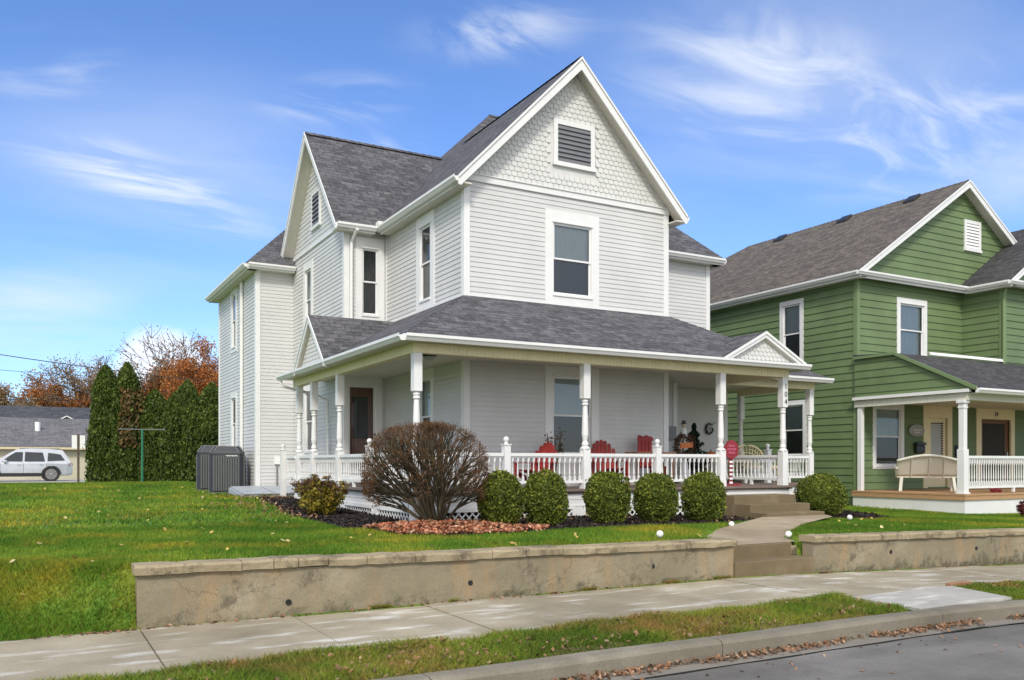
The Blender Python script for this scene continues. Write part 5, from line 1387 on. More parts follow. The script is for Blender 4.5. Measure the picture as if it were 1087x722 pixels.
m = MB(); m.box(GX + .03, 29.2, GY + .03, 29.9, 0, .46); m.build('foundation', 'block_base', GH_)
vent(front(GY), 25.0, 25.62, 8.2, 8.95, 8, slat='plastic_white', tw=.10, par=GH_)
# green corner boards
m = MB()
for (x, y, sx) in ((GX, GY, -1),):
    m.box(GX - .036, GX, GY - .036, GY + .09, .45, 6.8); m.box(GX + .0, GX + .09, GY - .036, GY, .45, 6.799)
m.build('corner_board', 'green_trim', GH_); m = MB(); m.box(24.8 - .036, 24.8, 15 - .036, 15.1, 4.4, 6.8); m.box(24.8, 24.9, 15 - .036, 15, 4.4, 6.799); m.build('corner_board', 'green_trim', GH_)
window(GH_, left(GX), *gl2, tw=.14, head=.14, sill=.12, upper='blind', lower='curtain_room_dark')
window(GH_, left(GX), *gl1, tw=.14, head=.14, sill=.12, upper='blind', lower='curtain_room_dark')
window(GH_, front(GY), *gf2, tw=.15, head=.17, sill=.12, upper='curtain_light', lower='curtain_light')
window(GH_, front(GY), *gf1, tw=.14, head=.14, sill=.10, upper='curtain_light', lower='curtain_room_dark')
# doors
F_ = front(GY); m = MB()
fbox(m, F_, 22.95, 23.15, -.02, .04, .87, 3.3); fbox(m, F_, 24.10, 24.30, -.02, .04, .87, 3.3); fbox(m, F_, 23.15, 24.10, -.02, .039, 2.95, 3.3); d1 = m.build('side_entry_door', 'cream', GH_)
d1['label'] = 'cream door with a lace edged window'
m = MB(); fbox(m, F_, 23.15, 24.10, -.09, -.04, .88, 2.95); m.build('door_leaf', 'cream', d1)
m = MB(); fbox(m, F_, 23.40, 23.90, -.04, -.035, 1.75, 2.80); m.build('door_glass', 'curtain_light', d1)
m = MB(); n = 15
for k in range(n): z = 1.75 + 1.05 * k / (n - 1); m.lathe(F_.P(23.90, z, -.02), [(.03, -.025), (.035, 0), (.03, .025)], 6)
for k in range(8): u = 23.42 + .46 * k / 7; m.lathe(F_.P(u, 1.76, -.02), [(.03, -.03), (.035, 0), (.03, .02)], 6); m.lathe(F_.P(u, 2.80, -.02), [(.02, -.015), (.02, .01)], 6)
m.build('window_garland', 'bark', d1)
m = MB(); fbox(m, F_, 23.2, 23.25, -.04, .02, 1.62, 1.72); m.build('door_handle', 'black_metal', d1)
m = MB(); fbox(m, F_, 25.50, 25.75, -.02, .04, .87, 3.42); fbox(m, F_, 27.30, 27.50, -.02, .04, .87, 3.42); fbox(m, F_, 25.75, 27.30, -.02, .039, 2.98, 3.42); d2 = m.build('front_door', 'cream', GH_)
d2['label'] = 'dark storm door in a wide cream surround under the number 34'
m = MB(); fbox(m, F_, 25.75, 27.30, -.10, -.05, .88, 2.98); m.build('door_leaf', 'wood_brown', d2)
m = MB(); fbox(m, F_, 25.95, 27.10, -.05, -.045, 1.05, 2.85); m.build('door_glass', 'curtain_room_dark', d2)
m = MB(); fbox(m, F_, 27.13, 27.17, -.05, .01, 1.75, 1.95); m.build('door_handle', 'rim', d2)
text_mesh('house_number', '34', .20, 'black_metal', d2, F_.P(26.5, 3.14, .046), (math.pi / 2, 0, 0))
# roofs
slab('roof', [(GR_ - 4.9, 15.98, GE), (GR_, 15.98, 10.13), (GR_, 25.2, 10.13), (GR_ - 4.9, 30.1, GE)][::-1], .08, 'roof_brown', GH_)
slab('roof', [(GR_, 15.98, 10.13), (GR_ + 4.9, 15.98, GE), (GR_ + 4.9, 30.1, GE), (GR_, 25.2, 10.13)], .08, 'roof_brown', GH_)
slab('roof', [(GR_ - 4.9, 30.1, GE), (GR_, 25.2, 10.13), (GR_ + 4.9, 30.1, GE)][::-1], .08, 'roof_brown', GH_)
cap((GR_, 16, 10.13), (GR_, 25.2, 10.13), .12).build('ridge_cap', 'roof_brown', GH_, uv=True)
rake(front(GY), GR_, 10.13, 4.92, 4.92 * GS, par=GH_, wid=.17, off=.34)
gutter(GH_, (GX - .3, 15.98, 6.88), (GX - .3, 30.1, 6.88), (-1, 0)); eave((GX, 15.98), (GX, 30.05), (-1, 0), .3, 6.74, par=GH_, gut=False)
m = MB(); m.prism([(GX - .3, 16.3, 6.78), (24.78, 16.3, 6.78), (24.78, 15.98, 6.70), (GX - .3, 15.98, 6.70)], (0, 0, .06)); m.build('gable_return', 'white_trim', GH_)
gutter(GH_, (GX - .42, 15.98, 6.88), (24.5, 15.98, 6.88), (0, -1))
for y in (17.5, 20.1, 23.0): m = MB(); m.prism([(GR_ - .46, y, 9.83), (GR_ - .14, y, 10.05), (GR_ - .14, y + .42, 10.05), (GR_ - .46, y + .42, 9.83)], (0, 0, .09)); m.build('roof_vent', 'black_metal', GH_, bevel=.02)
# projecting bay roof
bx0, bxr, bx1 = 24.5, 28.0, 31.5; bz = bx1 and 6.85 + GS * 3.5
slab('roof', [(bx0, 14.62, 6.86), (bxr, 14.62, bz), (bxr, 20, bz), (bx0, 20, 6.86)][::-1], .08, 'roof_dark', GH_)
slab('roof', [(bxr, 14.62, bz), (bx1, 14.62, 6.86), (bx1, 20, 6.86), (bxr, 20, bz)], .08, 'roof_dark', GH_)
rake(front(15.0), bxr, bz, 3.52, 3.52 * GS, par=GH_, wid=.17, off=.40)
gutter(GH_, (bx0, 14.62, 6.85), (bx0, 15.86, 6.85), (-1, 0)); eave((24.8, 14.62), (24.8, 16.0), (-1, 0), .3, 6.72, par=GH_, gut=False)
m = MB(); m.prism([(24.5, 15.0, 6.78), (31.4, 15.0, 6.78), (31.4, 14.62, 6.70), (24.5, 14.62, 6.70)], (0, 0, .06)); m.build('gable_return', 'white_trim', GH_)
gutter(GH_, (24.4, 14.62, 6.85), (31.5, 14.62, 6.85), (0, -1))
m = MB(); clap(m, front(15.0), 0, 0, 6.85, 9.0, e=.205, dep=.024, lo=lambda z: bxr - (bz - .1 - z) / GS, hi=lambda z: bxr + (bz - .1 - z) / GS, base=.25); m.build('gable_wall', 'green_siding', GH_)
pipe([(24.75, 14.9, 6.7), (24.74, 14.95, 6.4), (24.74, 14.95, 4.5)], GH_, 'green_trim', .04)
# porch of the green house
PZ0 = .85; GPX = 19.98
slab('porch_roof', [(GPX - .05, 12.72, 3.42), (31, 12.72, 3.42), (31, 14.98, 4.52), (GPX - .05, 14.98, 4.52)], .06, 'roof_dark', GH_)
slab('porch_roof', [(GPX - .05, 14.985, 4.52), (31, 14.985, 4.52), (31, 16.28, 4.60), (GPX - .05, 16.28, 4.60)], .06, 'roof_dark', GH_)
m = MB(); m.prism([(21.4, 14.93, 4.55), (24.78, 14.93, 4.55), (24.78, 14.97, 4.63), (21.4, 14.97, 4.63)], (0, .05, 0)); m.build('flashing', 'white_trim', GH_)
m = MB(); FG = left(GPX + .02); clap(m, FG, 0, 0, 3.40, 4.50, e=.205, dep=.024, lo=lambda z: 12.85 + max(0, (z - 3.40)) / .49, hi=lambda z: 16.28, base=.25); m.build('gable_wall', 'green_siding', GH_)
m = MB(); m.prism([(GPX - .08, 12.70, 3.36), (GPX - .08, 14.98, 4.46), (GPX - .08, 14.98, 4.54), (GPX - .08, 12.70, 3.46)], (.05, 0, 0)); m.box(GPX - .08, GPX - .03, 14.98, 16.28, 4.47, 4.54); m.build('rake_trim', 'green_trim', GH_)
m = MB(); m.box(GPX - .10, GPX + .05, 12.9, 16.28, 3.34, 3.42); m.build('porch_trim', 'white_trim', GH_)
gutter(GH_, (GPX - .08, 12.72, 3.42), (31, 12.72, 3.42), (0, -1))
m = MB(); beadboard(m, front(13.0), GPX, 31, 3.15, 3.335, -.12, .03); beadboard(m, left(GPX + .02), 13.02, 16.28, 3.15, 3.335, -.12, .03); m.build('porch_beam', 'wicker_white', GH_)
m = MB(); m.box(GPX + .05, 31, 12.75, 16.26, 3.30, 3.32); m.build('porch_ceiling', 'soffit', GH_)
m = MB(); q = frange(12.93, 16.28, .14)
for a, b in zip(q, q[1:]): m.box(19.85, 31, a + .003, b - .003, .81, .85)
m.build('porch_floor', 'deck_wood', GH_)
m = MB(); m.box(19.86, 31, 12.95, 16.27, .70, .808); m.build('floor_frame', 'deck_wood', GH_)
m = MB(); m.box(19.90, 31, 12.99, 13.03, -.1, .70); m.box(19.90, 19.94, 13.03, 16.27, -.1, .70); m.build('skirt_board', 'white_trim', GH_)
def gpost(x, y):
    m = MB(); m.box(x - .12, x + .12, y - .12, y + .12, .85, .89); m.box(x - .095, x + .095, y - .095, y + .095, .89, 1.95); m.box(x - .07, x + .07, y - .07, y + .07, 1.95, 2.95)
    m.box(x - .085, x + .085, y - .085, y + .085, 2.95, 3.0); m.box(x - .11, x + .11, y - .11, y + .11, 3.08, 3.15); m.box(x - .075, x + .075, y - .075, y + .075, 3.0, 3.08); m.build('porch_post', 'white_trim', GH_, bevel=.006)
gpost(20.02, 13.12); gpost(24.2, 13.12); gpost(28.4, 13.12)
m = MB(); m.box(20.0, 20.13, 16.08, 16.2, .85, 3.15); m.build('porch_post', 'white_trim', GH_)
railing(GH_, (20.13, 13.12), (24.1, 13.12), zt=1.79, zb=.98, sp=.10); railing(GH_, (24.3, 13.12), (28.3, 13.12), zt=1.79, zb=.98, sp=.12, many=False)
# plaque, mailbox
m = MB(); m.lathe((0, 0, 0), [(.34, -.015), (.36, 0), (.34, .015)], 24, 1, .5)
v = [Vector(p) for p in m.v]; m2 = MB(); m2.v = [F_.P(22.62 + p.x * 1.0, 2.56 + p.y * 1.0, .05 + p.z) for p in v]; m2.f = m.f
pq = tag(m2.build('oval_plaque', 'plaque_grey'), 'oval grey plaque with raised lettering on the green porch wall', 'plaque')
m3 = MB()
for r_, z, a, b in ((0, 2.58, -.17, .17), (1, 2.50, -.12, .12)):
    u = a
    while u < b: fbox(m3, F_, 22.62 + u, 22.62 + u + .025, .065, .072, z - .022, z + .022); u += .042
o = m3.build('lettering', 'wicker_white', pq)
mbx = thing('wall_mailbox', F_.P(22.7, 1.95), 'black wall mailbox below the oval plaque on the green porch wall', 'mailbox')
m = MB(); fbox(m, F_, 22.52, 22.90, .026, .14, 1.90, 2.14); m.build('box', 'black_metal', mbx, bevel=.03); m = MB(); m.prism([F_.P(22.50, 2.14, .026), F_.P(22.92, 2.14, .026), F_.P(22.92, 2.20, .026), F_.P(22.71, 2.235, .026), F_.P(22.50, 2.20, .026)], (0, -.13, 0)); m.build('lid', 'black_metal', mbx)
# glider bench seen from behind, leaning towards the steps
gb = thing('porch_bench', (0, 0, 0), 'off white woven bench with curved back standing on the green house porch', 'bench')
m = MB(); v = []; nx, nz = 22, 8
for k in range(nz):
    t = k / (nz - 1)
    for i in range(nx):
        s = i / (nx - 1); x = (s - .5) * 1.5; top = .42 + .14 * math.sin(math.pi * min(1, s * 1.0)) 
        v.append((x, -.05 - .30 * t - .08 * t * (1 - abs(2 * s - 1)), .40 + top * t))
f = [(k * nx + i, k * nx + i + 1, (k + 1) * nx + i + 1, (k + 1) * nx + i) for k in range(nz - 1) for i in range(nx - 1)]
o = mk('backrest', v, f, 'wicker_white', gb, True); sd = o.modifiers.new('s', 'SOLIDIFY'); sd.thickness = .02
MB().tube([Vector(v[(nz - 1) * nx + i]) for i in range(nx)], .035, 8).build('back_rim', 'wicker_white', gb, True)
for s in (5, 11, 16): MB().tube([Vector(v[k * nx + s]) + Vector((0, -.02, 0)) for k in range(nz)], .016, 6).build('back_rib', 'wicker_white', gb)
MB().box(-.74, .74, -.05, .5, .36, .42).build('seat', 'wicker_white', gb, bevel=.02)
for sx in (-1, 1):
    MB().beam((sx * .62, -.10, .38), (sx * .66, -.22, .0), .07, .05).build('leg', 'wicker_white', gb); MB().beam((sx * .62, .45, .38), (sx * .64, .5, .0), .07, .05).build('leg', 'wicker_white', gb)
    MB().tube([(sx * .75, -.28, .62), (sx * .77, .1, .64), (sx * .74, .45, .6), (sx * .72, .47, .40)], .028, 8).build('armrest', 'wicker_white', gb, True)
gb.location = (20.95, 14.75, .85); gb.rotation_euler.z = math.radians(-50)
# flag-like windsock by the green house door, partly hidden
wsk = thing('wall_decoration', F_.P(24.55, 1.6), 'navy and white hanging ornament right of the cream door on the green porch', 'ornament')
m = MB(); fbox(m, F_, 24.45, 24.78, .03, .06, 1.55, 2.15); m.build('panel', 'navy', wsk); m = MB(); m.tube([F_.P(24.5, 2.0, .07), F_.P(24.6, 1.8, .09), F_.P(24.62, 1.6, .08), F_.P(24.7, 1.45, .07)], .03, 6); m.build('streamer', 'plastic_white', wsk)
boot = thing('red_boots', (22.0, 13.9, .85), 'pair of small red and white boots beneath the off white bench', 'boots')
for dx in (-.10, .10):
    m = MB(); m.tube([(22.0 + dx, 13.55, .87), (22.0 + dx, 13.55, 1.06)], [.05, .055], 8); m.box(22.0 + dx - .045, 22.0 + dx + .045, 13.42, 13.56, .852, .92); m.build('boot', 'red_dark', boot, bevel=.01)
    MB().lathe((22.0 + dx, 13.55, 1.06), [(.06, 0), (.065, .02), (.055, .04)], 8).build('cuff', 'plastic_white', boot)

# ------------------------------------------------------------------ furniture on the white porch
def adirondack():
    r = thing('adirondack_chair', (0, 0, 0), 'x', 'chair', 'red adirondack chairs on the white porch')
    tilt = math.radians(22)
    m = MB()
    for i in range(6): y = -.30 + i * .095; z = .40 - (y + .30) * .22; m.box(-.27, .27, y, y + .085, z, z + .02)
    m.build('seat', 'red_wood', r)
    m = MB(); n = 7
    for i in range(n):
        u = (i - 3) / 3; h = .86 - .22 * u * u; x = u * .225; fan = u * .05
        a = Vector((x, .24, .27)); b = Vector((x + fan, .24 + h * math.sin(tilt), .27 + h * math.cos(tilt)))
        w = .076; d = (b - a)
        sd = Vector((w / 2, 0, 0)); pts = [a - sd * .9, a + sd * .9, b + sd * 1.05 - d.normalized() * .03, b + sd * .5, b - sd * .5, b - sd * 1.05 - d.normalized() * .03]
        m.prism(pts, (0, .02, 0))
    m.build('backrest', 'red_wood', r)
    m = MB(); m.beam((-.27, .44, .58), (.27, .44, .58), .03, .07); m.beam((-.25, .30, .34), (.25, .30, .34), .03, .07); m.build('back_brace', 'red_wood', r)
    for s in (-1, 1):
        m = MB(); m.box(*sorted((s * .26, s * .38)), -.36, .42, .56, .585); m.build('armrest', 'red_wood', r, bevel=.008)
        MB().box(*sorted((s * .28, s * .315)), -.33, -.23, 0, .56).build('leg', 'red_wood', r)
        m = MB(); m.beam((s * .295, -.30, .36), (s * .295, .52, .02), .035, .11, (0, 0, 1)); m.build('leg', 'red_wood', r)
        MB().box(*sorted((s * .285, s * .31)), .30, .40, .14, .56).build('arm_support', 'red_wood', r)
    return r
a0 = adirondack(); ORG[a0.name] = Vector((0, 0, 0))
a1 = copy_tree(a0, (9.95, 14.75, 1.12), math.radians(20), 'red adirondack chair with a fanned back just right of the middle porch post')
a0.location = (8.72, 14.72, 1.12); a0.scale = (.86,) * 3; a0.rotation_euler.z = math.radians(-68); a0['label'] = 'red adirondack chair turned sideways in front of the first floor window'
a1.location = (10.66, 14.85, 1.12); a1.scale = (.93,) * 3; a1.rotation_euler.z = math.radians(-14)
# slim red slatted chair seen beyond the table
rc = thing('slatted_chair', (0, 0, 0), 'x', 'chair')
rc['label'] = 'tall straight backed red slatted chair standing by the third newel'
m = MB()
for i in range(4): x = -.20 + i * .105; m.box(x, x + .085, .20, .225, .40, 1.10 - .02 * (i % 2))
m.box(-.23, .23, .185, .199, .98, 1.05); m.box(-.23, .23, .185, .199, .62, .68); m.build('backrest', 'red_wood', rc)
MB().box(-.24, .24, -.24, .2, .38, .42).build('seat', 'red_wood', rc)
for sx in (-.21, .21):
    for sy in (-.21, .18): MB().box(sx - .02, sx + .02, sy - .02, sy + .02, 0, .38).build('leg', 'red_wood', rc)
rc.location = (11.86, 14.98, 1.12); rc.rotation_euler.z = math.radians(5)
tb = thing('side_table', (11.4, 14.4, 1.12), 'low dark wood table on the porch in front of the straight backed red chair', 'table')
MB().box(10.92, 11.95, 14.25, 14.68, 1.80, 1.84).build('tabletop', 'wood_brown', tb)
for x in (10.98, 11.89):
    for y in (14.30, 14.63): MB().box(x - .025, x + .025, y - .025, y + .025, 1.12, 1.80).build('leg', 'wood_brown', tb)
# potted plant beside window
pp = thing('potted_plant', (9.28, 15.1, 1.12), 'thin stemmed plant with reddish leaves right of the middle post by the window', 'plant')
MB().lathe((9.42, 15.05, 1.12), [(.10, 0), (.14, .25), (.15, .26), (.12, .24)], 12).build('pot', 'wood_brown', pp)
m = MB(); pts = []
for i in range(16):
    a = r2.uniform(0, 6.28); T = Vector((9.42 + .18 * math.cos(a), 15.05 + .12 * math.sin(a), r2.uniform(1.8, 2.25))); m.tube([(9.42, 15.05, 1.35), (9.42 + .08 * math.cos(a), 15.05, 1.7), T], .006, 4)
    for _ in range(6): pts.append(tuple(T + Vector((r2.gauss(0, .04), r2.gauss(0, .04), r2.gauss(0, .06)))))
m.build('stems', 'bark_olive', pp); mk_np('leaves', leaf_quads(np.array(pts), .05), 4, 'bush_leaf', pp)
# artificial tree
def cone_tree():
    x, y = 14.22, 16.3; r = thing('porch_tree', (x, y, 1.12), 'dark green artificial fir tree on the white porch below the round wall wreath', 'tree')
    n = 2600; t = RNG.random(n); th = RNG.uniform(0, 6.28, n); R = .36 * (1 - t) ** .8 * (1 + .35 * np.sin(t * 34)) * RNG.uniform(.4, 1, n)
    P = np.stack([x + R * np.cos(th), y + R * np.sin(th), 1.35 + t * 1.22], 1); mk_np('branches', leaf_quads(P, .09, aspect=.3), 4, 'pine_leaf', r)
    MB().tube([(x, y, 1.12), (x, y, 2.5)], [.03, .01], 6).build('trunk', 'bark', r); MB().lathe((x, y, 1.12), [(.15, 0), (.17, .2), (.14, .21)], 12).build('pot', 'navy', r)
cone_tree()
# snowman-like figure is a scarecrow post with wreath: stand, white cloth body, black hat
x, y = 13.62, 16.0
fg = thing('scarecrow_decoration', (x, y, 1.12), 'twig wreath with an orange sign below a small white figure in a black hat', 'decoration')
MB().tube([(x, y, 1.12), (x, y, 2.2)], .02, 6).build('stake', 'wood_brown', fg)
m = MB(); m.tube([(x + .24 * math.cos(a), y - .04, 2.02 + .24 * math.sin(a)) for a in [k * math.pi / 10 for k in range(21)]], .05, 8, False); m.build('wreath_ring', 'bark', fg, True)
P = np.array([(x + .25 * math.cos(a) + r2.gauss(0, .04), y - .05 + r2.gauss(0, .04), 2.02 + .25 * math.sin(a) + r2.gauss(0, .04)) for a in [r2.uniform(0, 6.28) for _ in range(900)]])
mk_np('wreath_leaves', leaf_quads(P, .05), 4, 'brown_leaf', fg)
m = MB(); m.prism([(x - .19, y - .11, 1.95), (x + .21, y - .11, 1.98), (x + .20, y - .11, 2.11), (x - .18, y - .11, 2.08)], (0, .02, 0)); sgn = m.build('wooden_sign', 'pumpkin', fg)
m = MB()
for k in range(7): m.beam((x - .14 + k * .048, y - .113, 2.0 + .003 * k), (x - .125 + k * .048, y - .113, 2.06 + .003 * k), .004, .012, (0, 1, 0))
m.build('lettering', 'wicker', sgn)
MB().lathe((x + .02, y, 2.24), [(.10, 0), (.085, .1), (.05, .2), (.03, .22)], 12).build('robe', 'plastic_white', fg, True)
MB().lathe((x + .02, y, 2.46), [(.02, 0), (.045, .03), (.05, .06), (.03, .1)], 12).build('head', 'wicker', fg, True)
MB().lathe((x + .02, y, 2.54), [(.085, 0), (.085, .012), (.05, .014), (.045, .08), (.02, .085)], 12).build('hat', 'black_metal', fg)
m = MB(); m.lathe((x + .02, y, 1.12), [(.16, 0), (.12, .3), (.08, .55), (.05, .6)], 12); m.build('skirt', 'plastic_white', fg, True)
# round wreath on recess wall
x, z = 16.38, 2.56
wr = thing('wall_wreath', (x, YN - .04, z), 'thin dark twig wreath with a small lettered plate on the white porch wall', 'wreath')
m = MB(); m.tube([(x + .125 * math.cos(a), YN - .05, z + .135 * math.sin(a)) for a in [1.0 + k * .32 for k in range(18)]], [.008 + .012 * math.sin(math.pi * k / 17) for k in range(18)], 6, False); m.build('wreath_ring', 'bark', wr, True)
P = np.array([(x + .125 * math.cos(a) + r2.gauss(0, .02), YN - .06 + r2.gauss(0, .015), z + .135 * math.sin(a) + r2.gauss(0, .02)) for a in [r2.uniform(.8, 6.4) for _ in range(240)]] + [(x + .09 + k * .006, YN - .06, z + .11 + k * .003) for k in range(24)])
mk_np('leaves', leaf_quads(P, .032), 4, 'pine_leaf', wr)
m = MB(); m.box(x - .06, x + .11, YN - .055, YN - .045, z + .00, z + .012); m.box(x + .02, x + .03, YN - .055, YN - .045, z, z + .10)
for k in range(5): m.box(x - .05 + k * .026, x - .034 + k * .026, YN - .057, YN - .045, z - .05, z - .03); m.box(x - .05 + k * .03, x - .03 + k * .03, YN - .057, YN - .045, z + .02, z + .045)
m.build('lettering', 'plaque_grey', wr)
# pumpkins on a low bench
pk = thing('plant_stand', (15.75, 17.0, 1.12), 'low tan woven bench under the round wall wreath', 'bench')
MB().box(15.2, 16.6, 16.8, 17.15, 1.62, 1.70).build('seat', 'wicker', pk, bevel=.02)
for xx in (15.25, 16.5):
    for yy in (16.84, 17.1): MB().box(xx, xx + .05, yy - .02, yy + .03, 1.12, 1.62).build('leg', 'wicker', pk)
for i, (xx, s, lab, mt) in enumerate(((15.35, .14, 'small orange pumpkin at the left on the low woven bench', 'pumpkin'), (15.68, .17, 'larger red orange pumpkin in the middle of the low woven bench', 'red_wood'), (15.98, .12, 'small yellowish gourd right of the pumpkins on the woven bench', 'wicker'))):
    p = thing('pumpkin', (xx, 16.97, 1.70), lab, 'pumpkin'); v = []
    for a in range(9):
        ph_ = math.pi * a / 8
        for b in range(20):
            th = 2 * math.pi * b / 20; R = s * math.sin(ph_) * (1 + .08 * math.cos(th * 8)) + .004; v.append((xx + R * math.cos(th), 16.97 + R * math.sin(th), 1.70 + s * .75 - s * .75 * math.cos(ph_)))
    mk('shell', v, [(a * 20 + b, a * 20 + (b + 1) % 20, (a + 1) * 20 + (b + 1) % 20, (a + 1) * 20 + b) for a in range(8) for b in range(20)], mt, p, True)
    MB().tube([(xx, 16.97, 1.70 + s * 1.4), (xx + .02, 16.97, 1.76 + s * 1.4)], .014, 6).build('stalk', 'bark_olive', p)
# round red sign on a stake at right of third post
x, y = 13.27, 14.0; rs = thing('round_sign', (x, y, 1.12), 'round dark red sign with pink lettering on a striped stake by the porch post', 'sign')
v = []; n = 28
for k in range(n):
    a = 2 * math.pi * k / n; R = .205 * (1 + .06 * math.cos(a * 9)); v.append((x + R * math.cos(a), y, 1.90 + R * math.sin(a)))
MB().prism(v, (0, .02, 0)).build('panel', 'red_dark', rs)
m = MB()
for r_, (zz_, hw) in enumerate(((1.98, .09), (1.905, .125), (1.83, .09))):
    u = -hw
    while u < hw: m.box(x + u, x + u + .028, y - .008, y - .001, zz_ - .022, zz_ + (.022 if int(u * 90) % 2 else .03)); u += .037
m.build('lettering', 'pink_sign', rs)
m = MB(); m.box(x - .045, x + .045, y + .02, y + .04, 1.12, 1.72); m.build('stake', 'red_dark', rs); m = MB()
for k in range(6): m.box(x - .046, x + .046, y + .012, y + .019, 1.16 + k * .09, 1.205 + k * .09)
m.build('white_stripes', 'plastic_white', rs)
MB().box(x - .25, x + .2, y - .08, y + .12, 1.12, 1.16).build('base_board', 'red_dark', rs)
# wicker love seat on the side porch
ls = thing('wicker_loveseat', (16.5, 16.7, 1.12), 'cream wicker love seat with a rounded back on the right side porch', 'bench')
def arc_back(x0, x1, y, zb, zt, nm):
    m = MB(); c = (x0 + x1) / 2; h = (x1 - x0) / 2
    P = [(c - h * math.cos(t), y, zb + (zt - zb) * math.sin(t) ** .8) for t in [math.pi * k / 16 for k in range(17)]]; m.tube(P, .028, 8)
    for k in range(2, 15): m.tube([(c + (P[k][0] - c) * .6, y + .01, zb - .2), P[k]], .010, 4)
    for sc_ in (.55, .78): m.tube([(c - h * sc_ * math.cos(t), y, zb + (zt - zb) * sc_ * math.sin(t)) for t in [math.pi * k / 12 for k in range(13)]], .012, 5)
    m.build(nm, 'wicker', ls, True)
arc_back(15.95, 17.15, 16.9, 1.66, 2.08, 'backrest'); 
MB().box(15.95, 17.15, 16.35, 16.9, 1.45, 1.54).build('seat', 'wicker', ls, bevel=.02)
for xx in (15.95, 17.13):
    MB().tube([(xx, 16.9, 1.75), (xx, 16.6, 1.80), (xx, 16.38, 1.72), (xx, 16.36, 1.5)], .025, 8).build('armrest', 'wicker', ls, True)
    for yy in (16.4, 16.86): MB().box(xx - .02, xx + .02, yy - .02, yy + .02, 1.12, 1.46).build('leg', 'wicker', ls)
# ------------------------------------------------------------------ camera, light, sky
cam = bpy.data.cameras.new('camera'); co = bpy.data.objects.new('camera', cam); COL.objects.link(co)
co.location = (0, 0, EYE); co.rotation_euler = (math.pi / 2, 0, -math.radians(29.2))
cam.sensor_width = 36; cam.lens = 36 * F / 1087; cam.shift_y = (492 - 361) / 1087; cam.clip_end = 2000
scene.camera = co
SUN_EL, SUN_AZ = math.radians(40), math.radians(213)      # azimuth clockwise from +Y
sd = Vector((math.sin(SUN_AZ) * math.cos(SUN_EL), math.cos(SUN_AZ) * math.cos(SUN_EL), math.sin(SUN_EL)))
sl = bpy.data.lights.new('sun', 'SUN'); so = bpy.data.objects.new('sun', sl); COL.objects.link(so)
sl.energy = 2.2; sl.angle = math.radians(11); sl.color = (1, .95, .86)
so.rotation_euler = sd.to_track_quat('Z', 'Y').to_euler(); so.location = (0, 0, 30)
w = bpy.data.worlds.new('World'); scene.world = w; w.use_nodes = True; nt = w.node_tree; nt.nodes.clear()
out = N(nt, 'ShaderNodeOutputWorld'); bg = N(nt, 'ShaderNodeBackground'); bg.inputs['Strength'].default_value = .13
sky = N(nt, 'ShaderNodeTexSky'); sky.sky_type = 'NISHITA'; sky.sun_disc = False; sky.sun_elevation = SUN_EL; sky.sun_rotation = SUN_AZ
sky.altitude = 300; sky.air_density = 1.0; sky.dust_density = .6; sky.ozone_density = 2.5
tc = N(nt, 'ShaderNodeTexCoord'); sp = N(nt, 'ShaderNodeSeparateXYZ'); nt.links.new(tc.outputs['Generated'], sp.inputs[0])
# project direction on a high plane for cirrus
zc = N(nt, 'ShaderNodeMath', operation='MAXIMUM'); zc.inputs[1].default_value = .03; nt.links.new(sp.outputs['Z'], zc.inputs[0])
za = N(nt, 'ShaderNodeMath', operation='ADD'); za.inputs[1].default_value = .12; nt.links.new(zc.outputs[0], za.inputs[0])
dx = N(nt, 'ShaderNodeMath', operation='DIVIDE'); dy = N(nt, 'ShaderNodeMath', operation='DIVIDE')
nt.links.new(sp.outputs['X'], dx.inputs[0]); nt.links.new(za.outputs[0], dx.inputs[1]); nt.links.new(sp.outputs['Y'], dy.inputs[0]); nt.links.new(za.outputs[0], dy.inputs[1])
cb = N(nt, 'ShaderNodeCombineXYZ'); nt.links.new(dx.outputs[0], cb.inputs[0]); nt.links.new(dy.outputs[0], cb.inputs[1])
def cloud(rot, scale, nscale, detail, lo, hi, amt, dist=1.2, off=(0, 0, 0)):
    mp = N(nt, 'ShaderNodeMapping'); mp.inputs['Rotation'].default_value = (0, 0, math.radians(rot)); mp.inputs['Scale'].default_value = (*scale, 1); mp.inputs['Location'].default_value = off
    nt.links.new(cb.outputs[0], mp.inputs[0]); n = N(nt, 'ShaderNodeTexNoise', Scale=nscale, Detail=detail, Roughness=.55, Distortion=dist); nt.links.new(mp.outputs[0], n.inputs['Vector'])
    return ramp(nt, n.outputs['Fac'], [(lo, (0, 0, 0)), (hi, (amt,) * 3)], 'EASE')
wisp_n = cloud(24, (1.1, 2.4), 2.2, 12, .38, .74, 1.0, 1.3, (3.1, 1.2, 0))
soft_n = cloud(24, (.7, 1.5), .9, 6, .30, .75, 1.0, .6, (5.0, 2.2, 0))
def dirpx(px, py):
    u = (px - 543.5) / F; return Vector((SA + CA * u, CA - SA * u, (492 - py) / F)).normalized()
